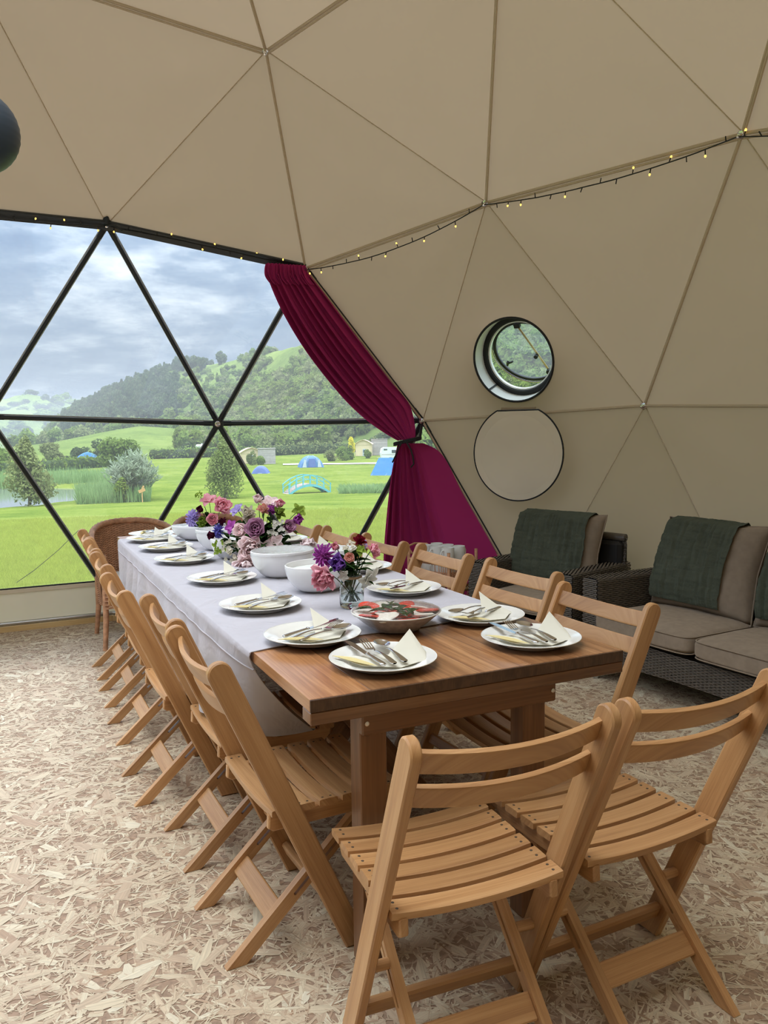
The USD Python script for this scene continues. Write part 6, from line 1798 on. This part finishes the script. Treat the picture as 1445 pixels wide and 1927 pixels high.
for i, (b, r_, h, w, m) in enumerate([(0.2, 30, 4.6, 3.6, 'leaf_light'), (2.4, 34, 4.9, 4.2, 'leaf_light'), (-1.6, 40, 4.6, 4.0, 'leaf_mid')]):
    bush('garden_shrub', ['bright lime shrub low in the round window', 'bright lime shrub low at the right of the round window', 'mid-green shrub low at the left of the round window'][i], 'shrub', b, r_, h, w, m, 1500, 0.22, None, False, 9)
bush('yellow_shrub', 'bright yellow flowering shrub left of the cream cabin', 'shrub', -11.62, 219, 5.6, 1.8, 'yellow_flower', 600, 0.35, None, False, 6)

def hedge(label, pts, h, w, m, seed):
    q = np.random.default_rng(seed)
    P0 = np.array([spot(b, r_) for b, r_ in pts])
    s = np.concatenate([[0], np.cumsum(np.linalg.norm(np.diff(P0[:, :2], axis=0), axis=1))])
    n = int(s[-1] * 42)
    f = q.uniform(0, s[-1], n)
    C = np.stack([np.interp(f, s, P0[:, i]) for i in range(3)], 1)
    hh = h * (0.8 + 0.4 * fbm(np.stack([f * .12, 0 * f, 0 * f], 1), 3, seed))
    d = q.normal(0, 1, (n, 3)); d[:, 2] = np.abs(d[:, 2]); d /= np.linalg.norm(d, axis=1, keepdims=True)
    C[:, :2] += d[:, :2] * w / 2; C[:, 2] += np.maximum(0.05, d[:, 2] * hh * .5 + q.uniform(0, .55, n) * hh)
    me, tone = leaf_quads(C, 0.55, q, 0.3, d)
    t = thing('hedge', label, 'hedge', (0, 0, 0))
    obj('foliage', me, m, t, smooth=False, tone=tone, kind='stuff')
    k = int(s[-1] / 1.4)
    core = []
    for i in range(k):
        x = (i + .5) / k * s[-1]; c = np.array([np.interp(x, s, P0[:, j]) for j in range(3)])
        core.append(moved(trimesh.creation.icosphere(1, 1.0), c + (0, 0, h * .35)) if False else tm(trimesh.creation.icosphere(1, 1.0).vertices * np.array([1.1, 1.1, h * .45]) + c + (0, 0, h * .40), trimesh.creation.icosphere(1, 1.0).faces))
    obj('twigs', cat(core), 'leaf_dark', t, smooth=True, kind='stuff')
hedge('dark clipped hedge behind the pond at the left', [(-37.5, 158), (-34.5, 165), (-31, 176), (-28.5, 186), (-26, 196)], 2.6, 2.2, 'leaf_mid', 3)
hedge('thin hedge at the foot of the hump field', [(-31.5, 222), (-29, 226), (-26.5, 232)], 1.8, 1.8, 'leaf_dark', 4)
hedge('long hedge behind the willow and the birch', [(-25.5, 232), (-22, 236), (-18.5, 240)], 3.2, 2.4, 'leaf_mid', 6)
hedge('hedge rising behind the huts towards the curtain', [(-18.4, 238), (-15, 248), (-11, 258), (-7, 262)], 3.4, 2.4, 'leaf_olive', 7)
hedge('upper hedge on the slope above the cream cabin', [(-15.4, 292), (-12, 294), (-7, 296)], 2.6, 2.4, 'leaf_mid', 8)
# reeds round the pond
def reeds(label, b0, b1, r0_, r1_, n, h, seed):
    q = np.random.default_rng(seed); V, F, tn = [], [], []
    for i in range(n):
        b, r_ = q.uniform(b0, b1), q.uniform(r0_, r1_)
        p = spot(b, r_); p[2] = max(p[2], -5.5); hh = h * q.uniform(.6, 1.2); a = q.uniform(0, pi); w = .05
        x = np.array([math.cos(a), math.sin(a), 0]) * w; l = np.array([q.normal(0, .22), q.normal(0, .22), 0])
        k = len(V); V += [p - x, p + x, p + l * .5 + (0, 0, hh * .6) + x * .7, p + l + (0, 0, hh)]
        F += [(k, k + 1, k + 2), (k, k + 2, k + 3)]; tn += [q.random()] * 4
    obj('reeds', tm(V, F), 'reed', None, smooth=False, tone=tn, label=label, cat='reeds', kind='stuff')
reeds('tall blue-green reeds along the right side of the pond', -30.3, -25.6, 82, 104, 5200, 1.6, 1)
reeds('reeds along the far bank of the pond', -40, -28.2, 121, 138, 4200, 1.9, 2)
reeds('pale rough grass around the ditch beside the blue bridge', -12.6, -7.0, 87, 94, 2600, 0.8, 3)
# meadow grass near the window: tufts
q = np.random.default_rng(9)
tv, tf, tt_ = [], [], []
for i in range(26):
    a = q.uniform(0, 2 * pi); rr_ = q.uniform(0, .10); p = np.array([math.cos(a) * rr_, math.sin(a) * rr_, 0]); hh = q.uniform(.05, .12); a2 = q.uniform(0, pi)
    x = np.array([math.cos(a2), math.sin(a2), 0]) * .006; l = np.array([q.normal(0, .03), q.normal(0, .03), 0])
    k = len(tv); tv += [p - x, p + x, p + l + (0, 0, hh)]; tf += [(k, k + 1, k + 2)]; tt_ += [q.random()] * 3
tuft = (tm(tv, tf), np.array(tt_))
pls = []
for i in range(26000):
    b = q.uniform(-40, -2); r_ = math.exp(q.uniform(math.log(5.6), math.log(46)))
    pls.append((0, spot(b, r_), (q.uniform(.8, 1.5) * (0.7 + r_ / 22), q.uniform(.6, 1.2) * (0.8 + r_ / 40)), q.uniform(0, 6.28)))
pls = [p for p in pls if math.hypot(p[1][0], p[1][1]) > 4.1]
forest('meadow_grass', 'bright yellow-green meadow grass outside the bay window', 'grass', [tuft], pls, 'blade')

# gravel track
tr = []
for b in np.linspace(-16.5, -8, 30):
    for r_ in (176, 184): tr.append(spot(b, r_, 0.10))
tr = np.array(tr).reshape(30, 2, 3)
idx = np.arange(60).reshape(30, 2)
obj('trim_1', tm(tr.reshape(-1, 3), np.stack([idx[:-1, 0], idx[1:, 0], idx[1:, 1], idx[:-1, 1]], 1)), 'track', None, smooth=True, kind='structure')

def facing(b): return -b          # rotz that turns local -y towards the viewer
def at_out(name, label, cat_, b, r_, rz=0.0, group=None): return thing(name, label, cat_, spot(b, r_), facing(b) + rz, group)
# large blue tent
t = at_out('dome_tent', 'large blue dome tent with pale panels on the campsite lawn', 'tent', -14.55, 165, 8)
def tent_shell(w, d, h, p=2.6):
    return lambda u, v: np.stack([(u - .5) * w * (1 - .10 * np.sin(v * pi)), (v - .5) * d, h * np.clip(1 - np.abs((u - .5) * 2) ** p, 0, 1) ** .6 * np.clip(1 - np.abs((v - .5) * 2) ** 4, 0, 1) ** .45], -1)
obj('fly_sheet', grid(tent_shell(5.0, 4.2, 2.35), 40, 30), 'tent_blue', t, smooth=True)
obj('door_panel', tm([(-.75, -2.20, 0.05), (.75, -2.20, 0.05), (.65, -2.06, 1.75), (-.65, -2.06, 1.75)], [(0, 1, 2, 3)]), 'tent_navy', t, smooth=False)
for x in (-1.55, 1.55):
    obj('side_panel', tm([(x - .42, -2.18, .05), (x + .42, -2.18, .05), (x + .16 - x * .1, -2.04, 1.6), (x - .16 - x * .1, -2.04, 1.6)], [(0, 1, 2, 3)]), 'tent_pale', t, smooth=False)
for x in (-1.0, 1.0):
    obj('pole', tube([(x * 1.2, -2.0, 0), (x * 1.0, -1.9, 1.8), (x * .5, -.8, 2.36), (x * .5, .8, 2.36)], .04, 6), 'tent_pale', t, smooth=True)
t = at_out('small_tent', 'small violet-blue dome tent below the grey shed', 'tent', -18.05, 140, -10)
obj('fly_sheet', grid(tent_shell(2.9, 2.4, 1.35, 2.0), 28, 20), 'tent_navy', t, smooth=True)
obj('ground_skirt', moved(tube(np.stack([1.45 * np.cos(tb), 1.2 * np.sin(tb), 0 * tb + .04], 1), .05, 5, True), (0, 0, 0)), 'tent_pale', t, smooth=True)
t = at_out('tarp_shelter', 'bright blue tarpaulin shelter at the curtain edge', 'tent', -9.15, 128, -14)
w_, h_, d_ = 4.6, 2.7, 3.0
vv_ = np.array([(-w_ / 2, -d_ / 2, 0), (w_ / 2, -d_ / 2, 0), (w_ / 2, d_ / 2, 0), (-w_ / 2, d_ / 2, 0), (-w_ / 2 + 1.1, -.4, h_), (w_ / 2 - .2, -.4, h_), (w_ / 2 - .2, .6, h_), (-w_ / 2 + 1.1, .6, h_)])
obj('tarpaulin', tm(vv_, [(0, 1, 5, 4), (1, 2, 6, 5), (2, 3, 7, 6), (3, 0, 4, 7), (4, 5, 6, 7)]), 'tarp_blue', t, smooth=False)
for x in (-1.9, 0.4, 2.1):
    obj('peg_line', tube([(x, -d_ / 2, .3), (x - .1, -d_ / 2 - .7, 0)], .02, 4), 'tent_pale', t)
t = at_out('garden_awning', 'small pale blue awning over the hedge behind the pond', 'awning', -29.55, 215, 0)
obj('canopy', grid(tent_shell(4.4, 2.4, 1.2, 1.3), 20, 10), 'tarp_blue', t, smooth=True)
for x in (-1.6, 1.6): obj('pole', tube([(x, -1, 0), (x, -1, .4)], .04, 5), 'tent_pale', t)
t2 = t; place(t2, spot(-29.55, 190, 2.1), facing(-29.55))

# huts and sheds
def shed(label, b, r_, w, h, d, rz=0):
    t = at_out('grey_shed', label, 'shed', b, r_, rz)
    n = 12
    for i in range(n):
        z = (i + .5) * h / n
        obj('board', bx(w, .06, h / n - .02, (0, -d / 2, z), .008), 'shed', t, smooth=False)
    obj('side_wall', bx(.06, d, h, (-w / 2, 0, h / 2), .01), 'shed', t)
    obj('side_wall', bx(.06, d, h, (w / 2, 0, h / 2), .01), 'shed', t)
    obj('back_wall', bx(w, .06, h, (0, d / 2, h / 2), .01), 'shed', t)
    obj('roof', bx(w + .2, d + .3, .10, (0, 0, h + .05), .02), 'shed', t)
shed('flat-roofed grey board shed right of the beige hut', -17.62, 186, 3.9, 3.5, 3.0)
shed('tall grey board shed between the cream cabin and the caravan', -9.65, 232, 4.6, 4.6, 3.0)
def cabin(label, b, r_, w, h, d, rz=0, roof_h=1.2):
    t = at_out('cabin', label, 'cabin', b, r_, rz)
    obj('wall', bx(w, d, h, (0, 0, h / 2), .02), 'cabin', t)
    n = 10
    rf = grid(lambda u, v: np.stack([(u - .5) * (w + .8), (v - .5) * (d + .8), h + roof_h * np.clip(1 - np.abs((u - .5) * 2) ** 1.6, 0, 1)], -1), 16, 6)
    obj('roof', solid(rf, -0.08), 'cabin_roof', t, smooth=True)
    gb = Polygon([(x, h + roof_h * (1 - abs(x / (w / 2 + .4)) ** 1.6)) for x in np.linspace(-w / 2, w / 2, 17)] + [(w / 2, h - .1), (-w / 2, h - .1)])
    obj('gable', to_axes(extr(gb, .08), (1, 0, 0), (0, 0, 1), (0, -1, 0), (0, -d / 2 + .02, 0)), 'cabin', t, smooth=False)
    dr_ = obj('door', bx(1.0, .08, 2.0, (0.3, -d / 2 - .05, 1.0), .01), 'tent_pale', t)
    obj('door_pane', bx(.6, .04, .8, (0.3, -d / 2 - .10, 1.35), .01), 'van_glass', dr_)
    for x in (-w / 2 - .2, w / 2 + .2):
        obj('porch_post', bx(.12, .12, h + .1, (x, -d / 2 - .3, (h + .1) / 2), .01), 'cabin', t)
cabin('beige canvas-roofed hut left of the grey shed', -18.75, 190, 4.6, 2.4, 3.4, 8)
cabin('cream cabin with a pale door near the curtain', -10.75, 228, 4.4, 3.2, 3.4, -6, 1.3)
# caravan
t = at_out('caravan', 'white caravan with dark windows behind the blue tarpaulin', 'caravan', -8.75, 205, 10)
prof = Polygon([(-2.9, .45), (-3.0, 1.6), (-2.75, 2.7), (-2.2, 3.0), (2.6, 3.0), (3.0, 2.2), (3.0, .45)])
obj('body', to_axes(extr(prof, 2.3), (1, 0, 0), (0, 0, 1), (0, -1, 0), (0, 1.15, 0)), 'van', t, smooth=False)
for x, w, z, h in ((-1.9, .9, 2.45, .35), (.3, 1.2, 1.95, .75), (1.9, 1.0, 1.95, .75)):
    obj('window', bx(w, .06, h, (x, -1.17, z), .02), 'van_glass', t)
obj('stripe', bx(5.7, .03, .12, (0, -1.165, 1.2), .005), 'shed', t)
for x in (-.6, .6):
    obj('wheel', to_axes(lathe([(0, -.1), (.28, -.1), (.34, -.06), (.34, .06), (.28, .1), (0, .1)], 20), (1, 0, 0), (0, 0, 1), (0, -1, 0), (x, -1.0, .34)), 'rubber', t)
obj('tow_bar', tube([(-2.9, 0, .5), (-4.0, 0, .5), (-4.0, 0, .1)], .05, 6), 'galv', t)
# white gas tank
t = at_out('gas_tank', 'white cylindrical tank lying beyond the hedge', 'tank', -22.05, 246, 0)
cz = 2.9
obj('vessel', to_axes(lathe([(0, -1.9), (.35, -1.8), (.55, -1.55), (.60, -1.3), (.60, 1.3), (.55, 1.55), (.35, 1.8), (0, 1.9)], 20), (0, 1, 0), (0, 0, 1), (1, 0, 0), (0, 0, cz)), 'van', t, smooth=40)
obj('dome_lid', moved(lathe([(.3, 0), (.3, .25), (0, .3)], 14), (0, 0, cz + .55)), 'van', t)
for x in (-1.0, 1.0): obj('saddle', bx(.25, .9, cz - .5, (x, 0, (cz - .5) / 2), .02), 'shed', t)
# wooden sign
t = at_out('wooden_sign', 'little orange wooden sign post before the silver willow', 'sign', -26.15, 81.5, 0)
obj('post', bx(.10, .10, 1.25, (0, 0, .62), .01), 'sign_wood', t)
obj('board', bar((-.32, -.07, 1.05), (.28, -.07, 1.30), .30, .04, (0, 0, 1), .01), 'sign_wood', t)
obj('pointer', bar((.0, -.08, 1.25), (.16, -.08, 1.65), .16, .04, (1, 0, 0), .01), 'sign_wood', t)
# blue footbridge
t = at_out('footbridge', 'small arched turquoise-painted wooden footbridge', 'footbridge', -14.85, 90, 24)
Lb, Wb, hb = 5.2, 1.7, 1.05
arch = lambda x: hb * (1 - (x / (Lb / 2)) ** 2)
nb = 26
for i in range(nb):
    x = -Lb / 2 + (i + .5) * Lb / nb; dz = -2 * hb * x / (Lb / 2) ** 2
    a = math.atan(dz)
    obj('deck_plank', moved(bx(Lb / nb * .92, Wb, .05, (0, 0, 0), .008), (x, 0, arch(x) + .03), ry=-a), 'bridge_deck', t, smooth=False)
xs = np.linspace(-Lb / 2, Lb / 2, 25)
for y in (-Wb / 2, Wb / 2):
    P_ = np.stack([xs, 0 * xs + y, np.array([arch(x) for x in xs])], 1)
    def beam(off, hh, ww):
        def fn(u, v):
            x = -Lb / 2 + u * Lb; a = v * 2 * pi + pi / 4
            zz = np.sign(np.sin(a)) * hh / 2 * np.minimum(1, np.abs(np.sin(a)) * 1.42); yy = np.sign(np.cos(a)) * ww / 2 * np.minimum(1, np.abs(np.cos(a)) * 1.42)
            return np.stack([x, y + yy, hb * (1 - (x / (Lb / 2)) ** 2) + off + zz], -1)
        return grid(fn, 24, 8)
    obj('arch_beam', beam(-.12, .26, .08), 'bridge_blue', t, smooth=30)
    obj('handrail', beam(1.02, .10, .10), 'bridge_blue', t, smooth=30)
    obj('mid_rail', beam(.55, .07, .06), 'bridge_blue', t, smooth=30)
    for i in range(7):
        x = -Lb / 2 + .1 + i * (Lb - .2) / 6
        obj('post', bx(.10, .10, 1.25, (x, y, arch(x) + .45), .01), 'bridge_blue', t)
tv = spot(-14.85, 90); place(t, (tv[0], tv[1], tv[2] - 0.05), facing(-14.85) + 24)
# thin cable on the grass outside, by the window sill
ca = np.array([-1.95, 3.45, 0.62])
obj('loose_cable', tube([(-1.72, 3.30, 0.66), (-1.86, 3.26, 0.52), (-2.02, 3.20, 0.38), (-2.12, 3.13, 0.30)], 0.002, 5), 'cord', None, smooth=True, label='thin dark cable hanging by the lower left window pane', cat='cable')

# thin haze lying over the valley
hz = bx(5200, 3000, 90, (EYE[0] - 300, 1570, 30), 1.0)
M['haze'] = usdkit.material(stage, '/World/Looks/valley_haze', {'v': ('principled_volume', {'color': (0.86, 0.93, 1.0), 'density': 0.00024, 'anisotropy': 0.2})}, [], volume='v.volume')
obj('valley_haze', hz, 'haze', None, smooth=False, label='thin pale haze over the valley and the distant hills', cat='haze', kind='stuff')
